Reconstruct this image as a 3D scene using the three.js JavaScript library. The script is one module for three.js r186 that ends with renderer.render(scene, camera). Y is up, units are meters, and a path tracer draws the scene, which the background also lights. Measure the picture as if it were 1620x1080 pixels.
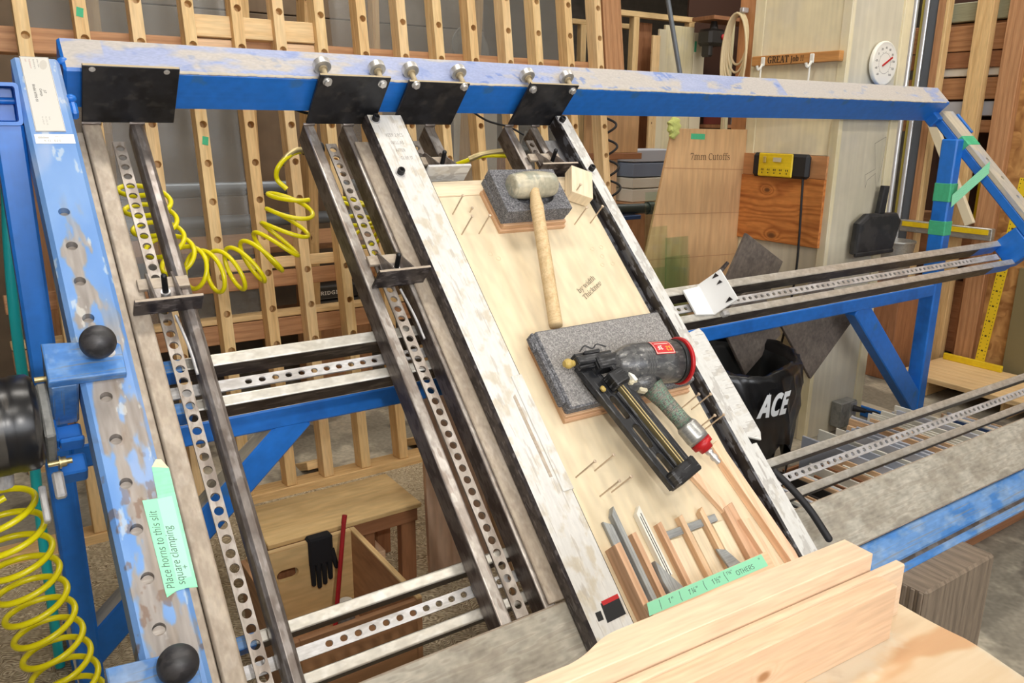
import * as THREE from 'three';
import { mergeGeometries } from 'three/addons/utils/BufferGeometryUtils.js';
import { RectAreaLightUniformsLib } from 'three/addons/lights/RectAreaLightUniformsLib.js';
import { toCreasedNormals } from 'three/addons/utils/BufferGeometryUtils.js';
import { Brush, Evaluator, SUBTRACTION } from 'three-bvh-csg';

// ---------------------------------------------------------------- camera, light, exposure
const scene = new THREE.Scene();
const camera = new THREE.PerspectiveCamera(46.23, 1.5, 0.05, 60);
camera.position.set(0, 1.28, 0);
camera.up.set(0.14074, 0.96429, -0.22438);
camera.lookAt(0.54116, 1.28 - 0.26471, -0.79817);
scene.background = new THREE.Color(0x20242a);
const renderer = new THREE.WebGLRenderer();
renderer.toneMapping = THREE.LinearToneMapping;
renderer.toneMappingExposure = 1.1;
renderer.shadowMap.enabled = true;
RectAreaLightUniformsLib.init();
const LAMP_NITS = 15;          // ceiling fixtures
const WINDOW_NITS = 2.0;       // daylight through the frosted windows behind the photographer
const FLASH = 3.0;             // the photographer's flash, just above and right of the lens
const flash = new THREE.SpotLight(0xfffaf4, FLASH, 0, 0.95, 1, 2);
flash.position.set(0.16, 1.45, 0.02);
flash.target.position.set(0.98, 0.95, -1.55); scene.add(flash.target); flash.target.name = 'flash_aim';
flash.castShadow = true; flash.shadow.radius = 1.5; flash.name = 'camera_flash';
scene.add(flash);

// ---------------------------------------------------------------- helpers
let seed = 12345;
const rnd = () => { seed = (seed + 0x6D2B79F5) | 0; let t = Math.imul(seed ^ (seed >>> 15), 1 | seed); t = (t + Math.imul(t ^ (t >>> 7), 61 | t)) ^ t; return ((t ^ (t >>> 14)) >>> 0) / 4294967296; };
const rr = (a, b) => a + (b - a) * rnd();
const V = (x, y, z) => new THREE.Vector3(x, y, z);
const taken = new Map();
function numbered(n) { const k = taken.get(n) ?? 0; taken.set(n, k + 1); return k ? `${n}_${String(k).padStart(3, '0')}` : n; }
const frame = (o, rx = 0, ry = 0) => { const m = new THREE.Matrix4().makeRotationFromEuler(new THREE.Euler(rx, ry, 0, 'YXZ')); m.setPosition(o[0], o[1], o[2]); return m; };
const W = frame([0, 0, 0]);                                   // the room
const R = frame([0, 0.43147, -0.84853], -Math.PI / 4);        // clamp rack plane: x along, y up the slope, z out of it
const S = frame([0, 0, -2.56], -8.5 * Math.PI / 180);         // leaning stud rack
const B = frame([0.93, 0.706, -0.476], 0, -2.55 * Math.PI / 180); // bench top in front

class Thing {
  constructor(name, label, category, base = [0, 0, 0], fr = W, group) {
    this.g = new THREE.Group(); this.g.name = numbered(name);
    this.fr = fr; this.m = fr.clone().multiply(new THREE.Matrix4().makeTranslation(...base));
    this.m.decompose(this.g.position, this.g.quaternion, this.g.scale);
    this.inv = this.m.clone().invert();
    if (label) this.g.userData.label = label;
    if (category) this.g.userData.category = category;
    if (group) this.g.userData.group = group;
    scene.add(this.g);
  }
  part(name, geo, mat, opt = {}) {
    const fr = opt.fr ?? this.fr;
    const g = geo.clone(); g.applyMatrix4(this.inv.clone().multiply(fr));
    const mesh = new THREE.Mesh(g, mat); mesh.name = name;
    if (opt.label) mesh.userData.label = opt.label;
    if (opt.kind) mesh.userData.kind = opt.kind;
    (opt.to ?? this.g).add(mesh);
    return mesh;
  }
  kind(k) { this.g.userData.kind = k; return this; }
}
function single(name, label, category, geo, mat, base = [0, 0, 0], fr = W, group, kind) {
  const m = fr.clone().multiply(new THREE.Matrix4().makeTranslation(...base));
  const g = geo.clone().translate(-base[0], -base[1], -base[2]);
  const mesh = new THREE.Mesh(g, mat); mesh.name = numbered(name);
  m.decompose(mesh.position, mesh.quaternion, mesh.scale);
  if (label) mesh.userData.label = label;
  if (category) mesh.userData.category = category;
  if (group) mesh.userData.group = group;
  if (kind) mesh.userData.kind = kind;
  scene.add(mesh);
  return mesh;
}
// uv in metres, u along the grain
function uvs(g, grain = 'x', off) {
  if (g.index) g = g.toNonIndexed();
  const p = g.attributes.position, uv = new Float32Array(p.count * 2), gi = 'xyz'.indexOf(grain);
  const ou = off ? off[0] : rnd() * 7, ov = off ? off[1] : rnd() * 7;
  const a = V(), b = V(), c = V(), n = V();
  for (let i = 0; i < p.count; i += 3) {
    a.fromBufferAttribute(p, i); b.fromBufferAttribute(p, i + 1); c.fromBufferAttribute(p, i + 2);
    n.subVectors(b, a).cross(c.clone().sub(a));
    const ab = [Math.abs(n.x), Math.abs(n.y), Math.abs(n.z)], k = ab.indexOf(Math.max(...ab));
    let i1 = (k + 1) % 3, i2 = (k + 2) % 3;
    if (i2 === gi) { const t = i1; i1 = i2; i2 = t; }
    [a, b, c].forEach((q, j) => { const e = q.toArray(); uv[(i + j) * 2] = e[i1] + ou; uv[(i + j) * 2 + 1] = e[i2] + ov + k * 0.37; });
  }
  g.setAttribute('uv', new THREE.BufferAttribute(uv, 2));
  for (const k of Object.keys(g.attributes)) if (!['position', 'normal', 'uv'].includes(k)) g.deleteAttribute(k);
  return g;
}
// chamfered box between two corners; group 1 = the face named in opt.face ('px','nx','py','ny','pz','nz')
function cbox(x0, x1, y0, y1, z0, z1, c = 0.0015, opt = {}) {
  c = Math.min(c, (x1 - x0) * 0.45, (y1 - y0) * 0.45, (z1 - z0) * 0.45);
  const lo = [x0, y0, z0], hi = [x1, y1, z1], tris = [], special = [];
  const P = (s, k) => [0, 1, 2].map((i) => (s[i] > 0 ? hi[i] : lo[i]) - (i === k ? 0 : s[i] * c));
  const push = (arr, out, q) => {
    const u = [0, 1, 2].map((i) => q[1][i] - q[0][i]), w = [0, 1, 2].map((i) => q[2][i] - q[0][i]);
    const n = [u[1] * w[2] - u[2] * w[1], u[2] * w[0] - u[0] * w[2], u[0] * w[1] - u[1] * w[0]];
    if (n[0] * out[0] + n[1] * out[1] + n[2] * out[2] < 0) q = q.slice().reverse();
    for (let i = 1; i + 1 < q.length; i++) arr.push(...q[0], ...q[i], ...q[i + 1]);
  };
  for (let k = 0; k < 3; k++) for (const s of [-1, 1]) {
    const i = (k + 1) % 3, j = (k + 2) % 3, mk = (a, b) => { const v = [0, 0, 0]; v[k] = s; v[i] = a; v[j] = b; return P(v, k); };
    const out = [0, 0, 0]; out[k] = s;
    push(opt.face === (s > 0 ? 'p' : 'n') + 'xyz'[k] ? special : tris, out, [mk(-1, -1), mk(1, -1), mk(1, 1), mk(-1, 1)]);
  }
  for (let k = 0; k < 3; k++) for (const a of [-1, 1]) for (const b of [-1, 1]) {   // edges parallel to k
    const i = (k + 1) % 3, j = (k + 2) % 3, mk = (e, face) => { const v = [0, 0, 0]; v[k] = e; v[i] = a; v[j] = b; return P(v, face); };
    const out = [0, 0, 0]; out[i] = a; out[j] = b;
    push(tris, out, [mk(-1, i), mk(1, i), mk(1, j), mk(-1, j)]);
  }
  for (const a of [-1, 1]) for (const b of [-1, 1]) for (const d of [-1, 1]) push(tris, [a, b, d], [P([a, b, d], 0), P([a, b, d], 1), P([a, b, d], 2)]);
  let g = new THREE.BufferGeometry();
  g.setAttribute('position', new THREE.BufferAttribute(new Float32Array([...tris, ...special]), 3));
  g.computeVertexNormals();
  const L = [x1 - x0, y1 - y0, z1 - z0];
  g = uvs(g, opt.grain ?? 'xyz'[L.indexOf(Math.max(...L))], opt.off);
  if (opt.face) { g.addGroup(0, tris.length / 3, 0); g.addGroup(tris.length / 3, special.length / 3, 1); }
  return g;
}
// square tube with rounded corners, long axis along 'x' or 'y' of its frame
function rtube(x0, x1, y0, y1, z0, z1, r = 0.006, along = 'y') {
  const [a0, a1, b0, b1, l0, l1] = along === 'y' ? [x0, x1, z0, z1, y0, y1] : [y0, y1, z0, z1, x0, x1], s = new THREE.Shape();
  s.moveTo(a0 + r, b0); s.lineTo(a1 - r, b0); s.absarc(a1 - r, b0 + r, r, -Math.PI / 2, 0); s.lineTo(a1, b1 - r); s.absarc(a1 - r, b1 - r, r, 0, Math.PI / 2); s.lineTo(a0 + r, b1); s.absarc(a0 + r, b1 - r, r, Math.PI / 2, Math.PI); s.lineTo(a0, b0 + r); s.absarc(a0 + r, b0 + r, r, Math.PI, Math.PI * 1.5);
  let g = new THREE.ExtrudeGeometry(s, { depth: l1 - l0, bevelEnabled: false, curveSegments: 5 }); g.translate(0, 0, l0);
  const m = new THREE.Matrix4(); if (along === 'y') m.makeBasis(V(1, 0, 0), V(0, 0, 1), V(0, 1, 0)); else m.makeBasis(V(0, 1, 0), V(0, 0, 1), V(1, 0, 0));
  g.applyMatrix4(m); if (along === 'y') { g = keepUV(g); const p = g.attributes.position; for (let i = 0; i < p.count; i += 3) for (const at of [g.attributes.position, g.attributes.uv, g.attributes.normal]) for (let c = 0; c < at.itemSize; c++) { const q = at.getComponent(i + 1, c); at.setComponent(i + 1, c, at.getComponent(i + 2, c)); at.setComponent(i + 2, c, q); } }
  g = toCreasedNormals(g, r > 0.01 ? 0.7 : 0.05);
  g = uvs(g, along);
  // group 1 = the worn outer face (towards +z of the frame), group 0 = the other sides
  const p = g.attributes.position, A = V(), Bv = V(), C = V(), top = [], rest = [];
  for (let i = 0; i < p.count; i += 3) { A.fromBufferAttribute(p, i); Bv.fromBufferAttribute(p, i + 1).sub(A); C.fromBufferAttribute(p, i + 2).sub(A); const n = Bv.cross(C).normalize(); (Math.abs(n.z) > 0.55 && A.z > (z0 + z1) / 2 ? top : rest).push(i); }
  const order = [...rest, ...top], out = new THREE.BufferGeometry();
  for (const k of ['position', 'normal', 'uv']) { const at = g.attributes[k], d = new Float32Array(at.count * at.itemSize); let o = 0; for (const i of order) for (let j = 0; j < 3; j++) for (let c = 0; c < at.itemSize; c++) d[o++] = at.getComponent(i + j, c); out.setAttribute(k, new THREE.BufferAttribute(d, at.itemSize)); }
  out.addGroup(0, rest.length * 3, 0); out.addGroup(rest.length * 3, top.length * 3, 1);
  return out;
}
const rot = (g, axis, ang, at = [0, 0, 0]) => { g.translate(-at[0], -at[1], -at[2]); g['rotate' + axis](ang); g.translate(...at); return g; };
const bx = (cx, cy, cz, w, h, d, c, o) => cbox(cx - w / 2, cx + w / 2, cy - h / 2, cy + h / 2, cz - d / 2, cz + d / 2, c, o);
function poly(pts, z0, z1, bevel = 0, holes = [], grain = 'x') {    // polygon in x,y extruded along z
  const s = new THREE.Shape(pts.map((p) => new THREE.Vector2(p[0], p[1])));
  for (const h of holes) s.holes.push(h);
  const g = new THREE.ExtrudeGeometry(s, { depth: z1 - z0 - 2 * bevel, bevelEnabled: bevel > 0, bevelThickness: bevel, bevelSize: bevel, bevelOffset: -bevel, bevelSegments: 2, curveSegments: 7 });
  g.translate(0, 0, z0 + bevel);
  return uvs(g, grain);
}
const circ = (x, y, r) => { const p = new THREE.Path(); p.absarc(x, y, r, 0, Math.PI * 2, true); return p; };
const slot = (x, y, w, h) => { const p = new THREE.Path(), r = Math.min(w, h) / 2; if (w >= h) { p.absarc(x - w / 2 + r, y, r, Math.PI * 1.5, Math.PI / 2, true); p.absarc(x + w / 2 - r, y, r, Math.PI / 2, -Math.PI / 2, true); } else { p.absarc(x, y + h / 2 - r, r, Math.PI, 0, true); p.absarc(x, y - h / 2 + r, r, 0, -Math.PI, true); } p.closePath(); return p; };
function keepUV(g) { if (g.index) g = g.toNonIndexed(); for (const k of Object.keys(g.attributes)) if (!['position', 'normal', 'uv'].includes(k)) g.deleteAttribute(k); return g; }
const mg = (...gs) => mergeGeometries(gs.flat().map(keepUV));
function cyl(p0, p1, r0, r1 = r0, seg = 20, open = false) {
  const a = V(...p0), b = V(...p1), d = b.clone().sub(a), g = new THREE.CylinderGeometry(r1, r0, d.length(), seg, 1, open);
  const u = g.attributes.uv; for (let i = 0; i < u.count; i++) u.setXY(i, u.getY(i) * d.length(), u.getX(i) * r0 * 6.28);
  g.applyQuaternion(new THREE.Quaternion().setFromUnitVectors(V(0, 1, 0), d.clone().normalize()));
  g.translate(...a.add(b).multiplyScalar(0.5).toArray());
  return keepUV(g);
}
function lathe(pts, p0, dir, seg = 28) {          // pts [radius, along] spun about dir from p0
  const g = new THREE.LatheGeometry(pts.map((p) => new THREE.Vector2(p[0], p[1])), seg);
  g.applyQuaternion(new THREE.Quaternion().setFromUnitVectors(V(0, 1, 0), V(...dir).normalize()));
  g.translate(...p0);
  return keepUV(g);
}
function tube(pts, r, n = 80, seg = 8, tension = 0.5) {
  const c = new THREE.CatmullRomCurve3(pts.map((p) => V(...p)), false, 'catmullrom', tension);
  const g = new THREE.TubeGeometry(c, n, r, seg, false), L = c.getLength(), u = g.attributes.uv;
  for (let i = 0; i < u.count; i++) u.setXY(i, u.getX(i) * L, u.getY(i) * r * 6.28);
  return keepUV(g);
}
const ball = (p, r, sx = 1, sy = 1, sz = 1, n = 24) => { const g = new THREE.SphereGeometry(r, n, Math.ceil(n * 0.7)); g.scale(sx, sy, sz); g.translate(...p); return keepUV(g); };
const hexbolt = (p, dir, r, h) => mg(cyl(p, p.map((v, i) => v + dir[i] * h), r, r * 0.97, 6), cyl(p, p.map((v, i) => v + dir[i] * h * 0.25), r * 1.25, r * 1.25, 16));
function quad(pts, uv = [[0, 0], [1, 0], [1, 1], [0, 1]]) {   // four corners, counter-clockwise
  const g = new THREE.BufferGeometry(), o = [0, 1, 2, 0, 2, 3];
  g.setAttribute('position', new THREE.BufferAttribute(new Float32Array(o.flatMap((i) => pts[i])), 3));
  g.setAttribute('uv', new THREE.BufferAttribute(new Float32Array(o.flatMap((i) => uv[i])), 2));
  g.computeVertexNormals();
  return g;
}

// ---------------------------------------------------------------- procedural textures
const hash = (x, y, s) => { let h = Math.imul(x, 374761393) ^ Math.imul(y, 668265263) ^ Math.imul(s, 1274126177); h = Math.imul(h ^ (h >>> 13), 1274126177); return ((h ^ (h >>> 16)) >>> 0) / 4294967295; };
const sm = (t) => t * t * (3 - 2 * t), lerp = (a, b, t) => a + (b - a) * t, cl = (t) => (t < 0 ? 0 : t > 1 ? 1 : t), sst = (a, b, t) => sm(cl((t - a) / (b - a)));
const PT = new Uint16Array(2048), PV = new Float32Array(1024);
for (let i = 0; i < 1024; i++) { PT[i] = i; PV[i] = hash(i, 7, 3); }
for (let i = 1023; i > 0; i--) { const j = Math.floor(hash(i, 11, 5) * (i + 0.999)), t = PT[i]; PT[i] = PT[j]; PT[j] = t; }
PT.copyWithin(1024, 0, 1024);
function vn(u, v, fx, fy, s) {
  const x = u * fx, y = v * fy; let x0 = Math.floor(x), y0 = Math.floor(y); const fxt = x - x0, fyt = y - y0;
  x0 %= fx; y0 %= fy; if (x0 < 0) x0 += fx; if (y0 < 0) y0 += fy;
  const x1 = x0 + 1 === fx ? 0 : x0 + 1, y1 = y0 + 1 === fy ? 0 : y0 + 1, o = (s * 131) & 1023;
  const a = PT[(x0 + o) & 1023], b = PT[(x1 + o) & 1023], c = (y0 * 3 + s) & 1023, d = (y1 * 3 + s) & 1023;
  const tx = fxt * fxt * (3 - 2 * fxt), ty = fyt * fyt * (3 - 2 * fyt);
  const p = PV[PT[(a + c) & 1023]], q = PV[PT[(b + c) & 1023]], r = PV[PT[(a + d) & 1023]], w = PV[PT[(b + d) & 1023]];
  const e = p + (q - p) * tx; return e + (r + (w - r) * tx - e) * ty;
}
function fbm(u, v, fx, fy, oct = 4, s = 1) { let a = 0, w = 0.5, n = 0; for (let i = 0; i < oct; i++) { a += w * vn(u, v, fx, fy, s + i * 17); n += w; w *= 0.5; fx *= 2; fy *= 2; } return a / n; }
const mix = (a, b, t) => [lerp(a[0], b[0], t), lerp(a[1], b[1], t), lerp(a[2], b[2], t)];
function tex(w, h, tu, tv, fn, srgb = true) {       // tu, tv: tile size in metres
  const d = new Uint8Array(w * h * 4);
  for (let y = 0; y < h; y++) for (let x = 0; x < w; x++) {
    const c = fn((x + 0.5) / w, (y + 0.5) / h), o = (y * w + x) * 4;
    d[o] = cl(c[0] / 255) * 255; d[o + 1] = cl(c[1] / 255) * 255; d[o + 2] = cl(c[2] / 255) * 255; d[o + 3] = 255;
  }
  const t = new THREE.DataTexture(d, w, h); t.wrapS = t.wrapT = THREE.RepeatWrapping; t.magFilter = THREE.LinearFilter; t.minFilter = THREE.LinearMipmapLinearFilter;
  t.repeat.set(1 / tu, 1 / tv); if (srgb) t.colorSpace = THREE.SRGBColorSpace; t.needsUpdate = true;
  return t;
}
const std = (o) => new THREE.MeshStandardMaterial(o);
let ws = 3;
function wood(c1, c2, o = {}) {
  const s = (ws += 7), ring = o.rings ?? 7, warp = o.warp ?? 1.2, w = o.w ?? 512, h = o.h ?? 128, tu = o.tu ?? 0.9, tv = o.tv ?? 0.16;
  const kn = (o.knots ?? []).map((k) => ({ u: k[0], v: k[1], r: k[2] }));
  const t = tex(w, h, tu, tv, (u, v) => {
    let bend = fbm(u, v, 2, 3, 3, s) * warp, kd = 0;
    for (const k of kn) { const du = (u - k.u) * tu, dv = (v - k.v) * tv, d = Math.hypot(du * 0.6, dv) / k.r; bend += Math.exp(-d * d * 0.5) * 1.5; kd = Math.max(kd, 1 - d); }
    const a = (v * ring + bend * 2) % 1, rg = Math.pow(Math.abs(a * 2 - 1), 1.6);
    const f = fbm(u, v, 6, 64, 3, s + 2), sp = fbm(u, v, 24, 40, 2, s + 5);
    let c = mix(c1, c2, cl(rg * (o.contrast ?? 0.55) + (f - 0.5) * (o.fine ?? 0.9)));
    c = c.map((q) => q * (0.94 + 0.12 * sp));
    if (kd > 0) c = mix(c, o.knotColor ?? [96, 58, 30], sst(0, 0.7, kd) * 0.85);
    return c;
  });
  return std({ map: t, roughness: o.rough ?? 0.62 });
}
function grime(base, spots, o = {}) {              // a surface with blotches and fine scratches
  const s = (ws += 7);
  const t = tex(o.w ?? 256, o.h ?? 256, o.tu ?? 0.5, o.tv ?? 0.5, (u, v) => {
    const a = fbm(u, v, o.f ?? 5, o.fy ?? o.f ?? 5, 5, s), b = fbm(u, v, o.gx ?? 30, o.gy ?? 30, 3, s + 3), d = fbm(u, v, o.sx ?? 3, o.sy ?? 90, 2, s + 9);
    let c = base;
    spots.forEach(([col, lo, hi, k], i) => { const q = i % 3 === 0 ? a : i % 3 === 1 ? fbm(u, v, (o.f ?? 5) + 2, (o.fy ?? o.f ?? 5) + 2, 5, s + 31) : d; c = mix(c, col, sst(lo, hi, q) * k); });
    const k = 1 + (b - 0.5) * (o.grain ?? 0.16) + (d - 0.5) * (o.scr ?? 0.08);
    return c.map((q) => q * k);
  });
  return std({ map: t, roughness: o.rough ?? 0.6, metalness: o.metal ?? 0 });
}
function canvasTex(w, h, draw) { const c = document.createElement('canvas'); c.width = w; c.height = h; draw(c.getContext('2d'), w, h); const t = new THREE.CanvasTexture(c); t.colorSpace = THREE.SRGBColorSpace; return t; }
const print = (w, h, draw, rough = 0.6) => std({ map: canvasTex(w, h, draw), roughness: rough });
const inkOnly = (w, h, draw) => std({ map: canvasTex(w, h, draw), transparent: true, roughness: 0.7, polygonOffset: true, polygonOffsetFactor: -1 });

// ---------------------------------------------------------------- materials
const M = {};
M.blue = grime([34, 114, 204], [[[22, 84, 160], 0.55, 0.8, 0.35], [[70, 110, 150], 0.74, 0.82, 0.5]], { rough: 0.38, grain: 0.1, scr: 0.04 });
M.dust = (() => { const s = 1501, t = tex(1024, 64, 3.2, 0.1, (u, v) => {          // sawdust film, bluish at the left end and tan at the right
  const x = u * 3.2 + 0.187, a = fbm(u, v, 22, 2, 5, s), b = fbm(u, v, 60, 3, 4, s + 5), sc = fbm(u + v * 0.012, v, 200, 2, 2, s + 9);
  let c = mix([142, 154, 192], [172, 178, 202], fbm(u, v, 12, 2, 4, s + 3));
  c = mix(c, [190, 181, 168], sst(0.57, 0.7, a + (x > 1.7 ? 0.14 : 0) + (x < 0.45 ? 0.12 : 0) + (x > 2.5 ? 0.2 : 0)) * 0.85);
  c = mix(c, [96, 124, 190], sst(0.62, 0.7, b) * (x > 1.2 && x < 2.6 ? 0.55 : 0.25) * sst(0.45, 0.6, sc));
  return c.map((q) => q * (0.96 + 0.08 * vn(u, v, 700, 40, s + 11)));
}); return std({ map: t, roughness: 0.88 }); })();
M.dustTan = grime([190, 180, 160], [[[174, 168, 160], 0.5, 0.66, 0.7], [[140, 154, 190], 0.62, 0.72, 0.4]], { tu: 0.8, tv: 0.3, rough: 0.9, grain: 0.12 });
M.steel = grime([132, 124, 118], [[[100, 90, 84], 0.42, 0.62, 0.6], [[168, 162, 158], 0.5, 0.66, 0.6], [[106, 94, 86], 0.5, 0.7, 0.4]], { tu: 0.3, tv: 0.15, f: 7, fy: 6, sx: 12, sy: 20, scr: 0.05, metal: 0.55, rough: 0.38 });
M.steelSoft = grime([174, 160, 142], [[[150, 136, 120], 0.42, 0.7, 0.5], [[192, 180, 166], 0.5, 0.74, 0.45], [[150, 134, 118], 0.52, 0.74, 0.4]], { tu: 0.3, tv: 0.15, f: 8, fy: 6, sx: 14, sy: 22, scr: 0.05, metal: 0.2, rough: 0.5 });
M.steelGuide = grime([204, 200, 190], [[[182, 176, 162], 0.46, 0.68, 0.5], [[222, 220, 214], 0.5, 0.62, 0.5], [[170, 162, 150], 0.56, 0.72, 0.2]], { tu: 0.35, tv: 0.2, f: 9, fy: 7, sx: 20, sy: 24, scr: 0.04, metal: 0.6, rough: 0.38 });
M.scale = grime([104, 94, 88], [[[66, 56, 52], 0.44, 0.62, 0.7], [[122, 112, 106], 0.54, 0.68, 0.6], [[54, 46, 42], 0.56, 0.72, 0.5]], { tu: 0.3, tv: 0.12, f: 8, fy: 5, sx: 12, sy: 20, scr: 0.06, metal: 0.4, rough: 0.45 });
M.scaleDark = grime([66, 60, 55], [[[44, 39, 36], 0.44, 0.62, 0.7], [[96, 88, 80], 0.56, 0.7, 0.6], [[120, 110, 98], 0.66, 0.76, 0.5]], { tu: 0.4, tv: 0.1, f: 8, fy: 5, sx: 12, sy: 20, scr: 0.06, metal: 0.3, rough: 0.45 });
M.steelWorn = grime([166, 158, 150], [[[128, 118, 110], 0.44, 0.62, 0.6], [[196, 190, 184], 0.5, 0.64, 0.6], [[120, 106, 96], 0.58, 0.72, 0.5]], { tu: 0.3, tv: 0.12, f: 8, fy: 5, sx: 12, sy: 22, scr: 0.08, metal: 0.5, rough: 0.36 });
M.zinc = grime([196, 194, 192], [[[160, 154, 148], 0.5, 0.7, 0.6], [[214, 214, 218], 0.48, 0.6, 0.5]], { tu: 0.3, tv: 0.1, metal: 0.4, rough: 0.4 });
M.strip = grime([160, 150, 140], [[[124, 112, 102], 0.44, 0.62, 0.7], [[186, 178, 170], 0.52, 0.66, 0.6]], { tu: 0.3, tv: 0.1, metal: 0.35, rough: 0.45 });
M.plate = grime([42, 43, 47], [[[60, 58, 58], 0.5, 0.66, 0.7], [[27, 28, 31], 0.5, 0.7, 0.7], [[74, 70, 66], 0.66, 0.8, 0.5]], { tu: 0.25, tv: 0.25, f: 6, sx: 12, sy: 14, rough: 0.42, metal: 0.3 });
M.plateEdge = std({ color: 0xb8a888, roughness: 0.7, metalness: 0.3 });
M.dark = grime([64, 58, 58], [[[92, 84, 80], 0.46, 0.64, 0.7], [[40, 35, 36], 0.5, 0.68, 0.8], [[128, 122, 120], 0.66, 0.76, 0.6]], { tu: 0.2, tv: 0.1, f: 8, fy: 5, sx: 12, sy: 20, rough: 0.4, metal: 0.4 });
M.chipped = grime([44, 40, 40], [[[112, 116, 124], 0.56, 0.62, 0.7], [[30, 26, 26], 0.5, 0.64, 0.8], [[140, 142, 148], 0.68, 0.74, 0.6]], { w: 512, h: 256, tu: 0.5, tv: 0.1, f: 16, fy: 6, sx: 20, sy: 16, rough: 0.5, metal: 0.2 });
M.white = grime([212, 210, 205], [[[184, 168, 138], 0.54, 0.76, 0.5], [[192, 182, 162], 0.56, 0.8, 0.45], [[150, 142, 132], 0.7, 0.8, 0.4]], { w: 512, h: 256, tu: 0.4, tv: 0.12, f: 14, fy: 6, sx: 10, sy: 30, rough: 0.55, grain: 0.06 });
M.white2 = grime([210, 209, 204], [[[160, 155, 148], 0.6, 0.66, 0.5], [[190, 183, 170], 0.55, 0.75, 0.5], [[120, 112, 104], 0.72, 0.8, 0.4]], { w: 512, h: 256, tu: 0.4, tv: 0.15, f: 12, fy: 8, sx: 14, sy: 36, rough: 0.55, grain: 0.06 });
M.railTop = grime([176, 170, 156], [[[150, 142, 128], 0.44, 0.64, 0.55], [[194, 189, 176], 0.48, 0.66, 0.5], [[138, 130, 118], 0.56, 0.68, 0.5]], { tu: 0.5, tv: 0.3, f: 9, fy: 7, sx: 10, sy: 44, w: 512, h: 512, rough: 0.5, metal: 0.12, scr: 0.25, grain: 0.22 });
M.blueWorn = grime([70, 124, 188], [[[112, 150, 198], 0.42, 0.62, 0.75], [[142, 164, 192], 0.52, 0.7, 0.6], [[136, 124, 110], 0.68, 0.76, 0.5]], { w: 512, h: 256, tu: 0.6, tv: 0.2, f: 7, fy: 5, rough: 0.5 });
M.black = std({ color: 0x141416, roughness: 0.5 });
M.rubber = std({ color: 0x1b1b1e, roughness: 0.62 });
M.chrome = std({ color: 0xd4d2ce, roughness: 0.34, metalness: 0.6 });
M.conduit = std({ color: 0xe4e6e8, roughness: 0.3, metalness: 0.55 });
M.tapeWhite = std({ color: 0xe8e8e6, roughness: 0.55 });
M.brass = std({ color: 0xb9a87a, roughness: 0.4, metalness: 0.7 });
M.yellowHose = std({ color: 0xe6d90c, roughness: 0.3 });
M.tealHose = std({ color: 0x1fb3b6, roughness: 0.3 });
M.green = grime([142, 222, 178], [[[170, 236, 198], 0.5, 0.7, 0.5]], { tu: 0.2, tv: 0.2, rough: 0.7, grain: 0.08 });
M.greenDark = grime([70, 176, 128], [[[96, 196, 150], 0.5, 0.7, 0.5]], { tu: 0.2, tv: 0.2, rough: 0.7, grain: 0.08 });
M.pine = wood([232, 200, 146], [214, 174, 116], { rings: 3, warp: 0.8 });
M.pine2 = wood([226, 190, 134], [202, 158, 104], { rings: 5, warp: 1.4, knots: [[0.3, 0.4, 0.008]] });
M.fir = wood([188, 140, 98], [158, 110, 72], { rings: 6, warp: 0.7, contrast: 0.7 });
M.firPale = wood([232, 200, 150], [216, 178, 124], { rings: 3, warp: 1.0, knots: [[0.2, 0.5, 0.006], [0.7, 0.3, 0.005]] });
M.oak = wood([218, 190, 160], [200, 168, 136], { rings: 6, warp: 1.6, contrast: 0.35, fine: 0.8, rough: 0.55 });
M.oakKnot = wood([212, 180, 148], [192, 156, 122], { rings: 5, warp: 1.8, contrast: 0.35, fine: 0.7, rough: 0.55, knots: [[0.55, 0.5, 0.009]], knotColor: [150, 104, 64] });
M.redoak = wood([212, 172, 138], [190, 146, 110], { rings: 9, warp: 0.8 });
M.tanoak = wood([228, 194, 156], [208, 168, 128], { rings: 8, warp: 0.8 });
M.maple = wood([230, 213, 182], [218, 196, 160], { rings: 3, warp: 1.6, contrast: 0.3 });
M.paleFir = wood([238, 202, 168], [220, 176, 138], { rings: 6, warp: 0.8, knots: [[0.3, 0.6, 0.006]], knotColor: [206, 150, 100] });
M.birch = wood([222, 206, 174], [209, 188, 151], { rings: 4, warp: 2.2, contrast: 0.3, fine: 0.4, tu: 1.1, tv: 0.5 });
M.plyEdge = wood([220, 182, 144], [178, 134, 98], { rings: 14, warp: 0.2, contrast: 0.9, tv: 0.05 });
M.lauan = wood([206, 166, 120], [188, 146, 102], { rings: 8, warp: 0.8, contrast: 0.35, tu: 1.6, tv: 0.5 });
M.plyKnot = wood([206, 132, 66], [158, 88, 38], { rings: 9, warp: 2.6, contrast: 0.8, tu: 0.6, tv: 0.32, knots: [[0.62, 0.55, 0.016], [0.55, 0.12, 0.012]] });
M.plyTop = wood([222, 190, 134], [202, 166, 110], { rings: 4, warp: 2.4, contrast: 0.4, tu: 0.9, tv: 0.4 });
M.plyBrown = wood([182, 136, 96], [152, 108, 74], { rings: 8, warp: 1.8, contrast: 0.5, tu: 0.8, tv: 0.4 });
M.plyPink = wood([222, 190, 164], [198, 160, 130], { rings: 7, warp: 2.2, contrast: 0.5, tu: 0.9, tv: 0.4 });
M.mdf = std({ color: 0xa8793f, roughness: 0.8 });
M.timber = wood([136, 120, 102], [90, 78, 66], { rings: 7, warp: 0.9, contrast: 0.55, tu: 0.5, tv: 0.2 });
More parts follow.
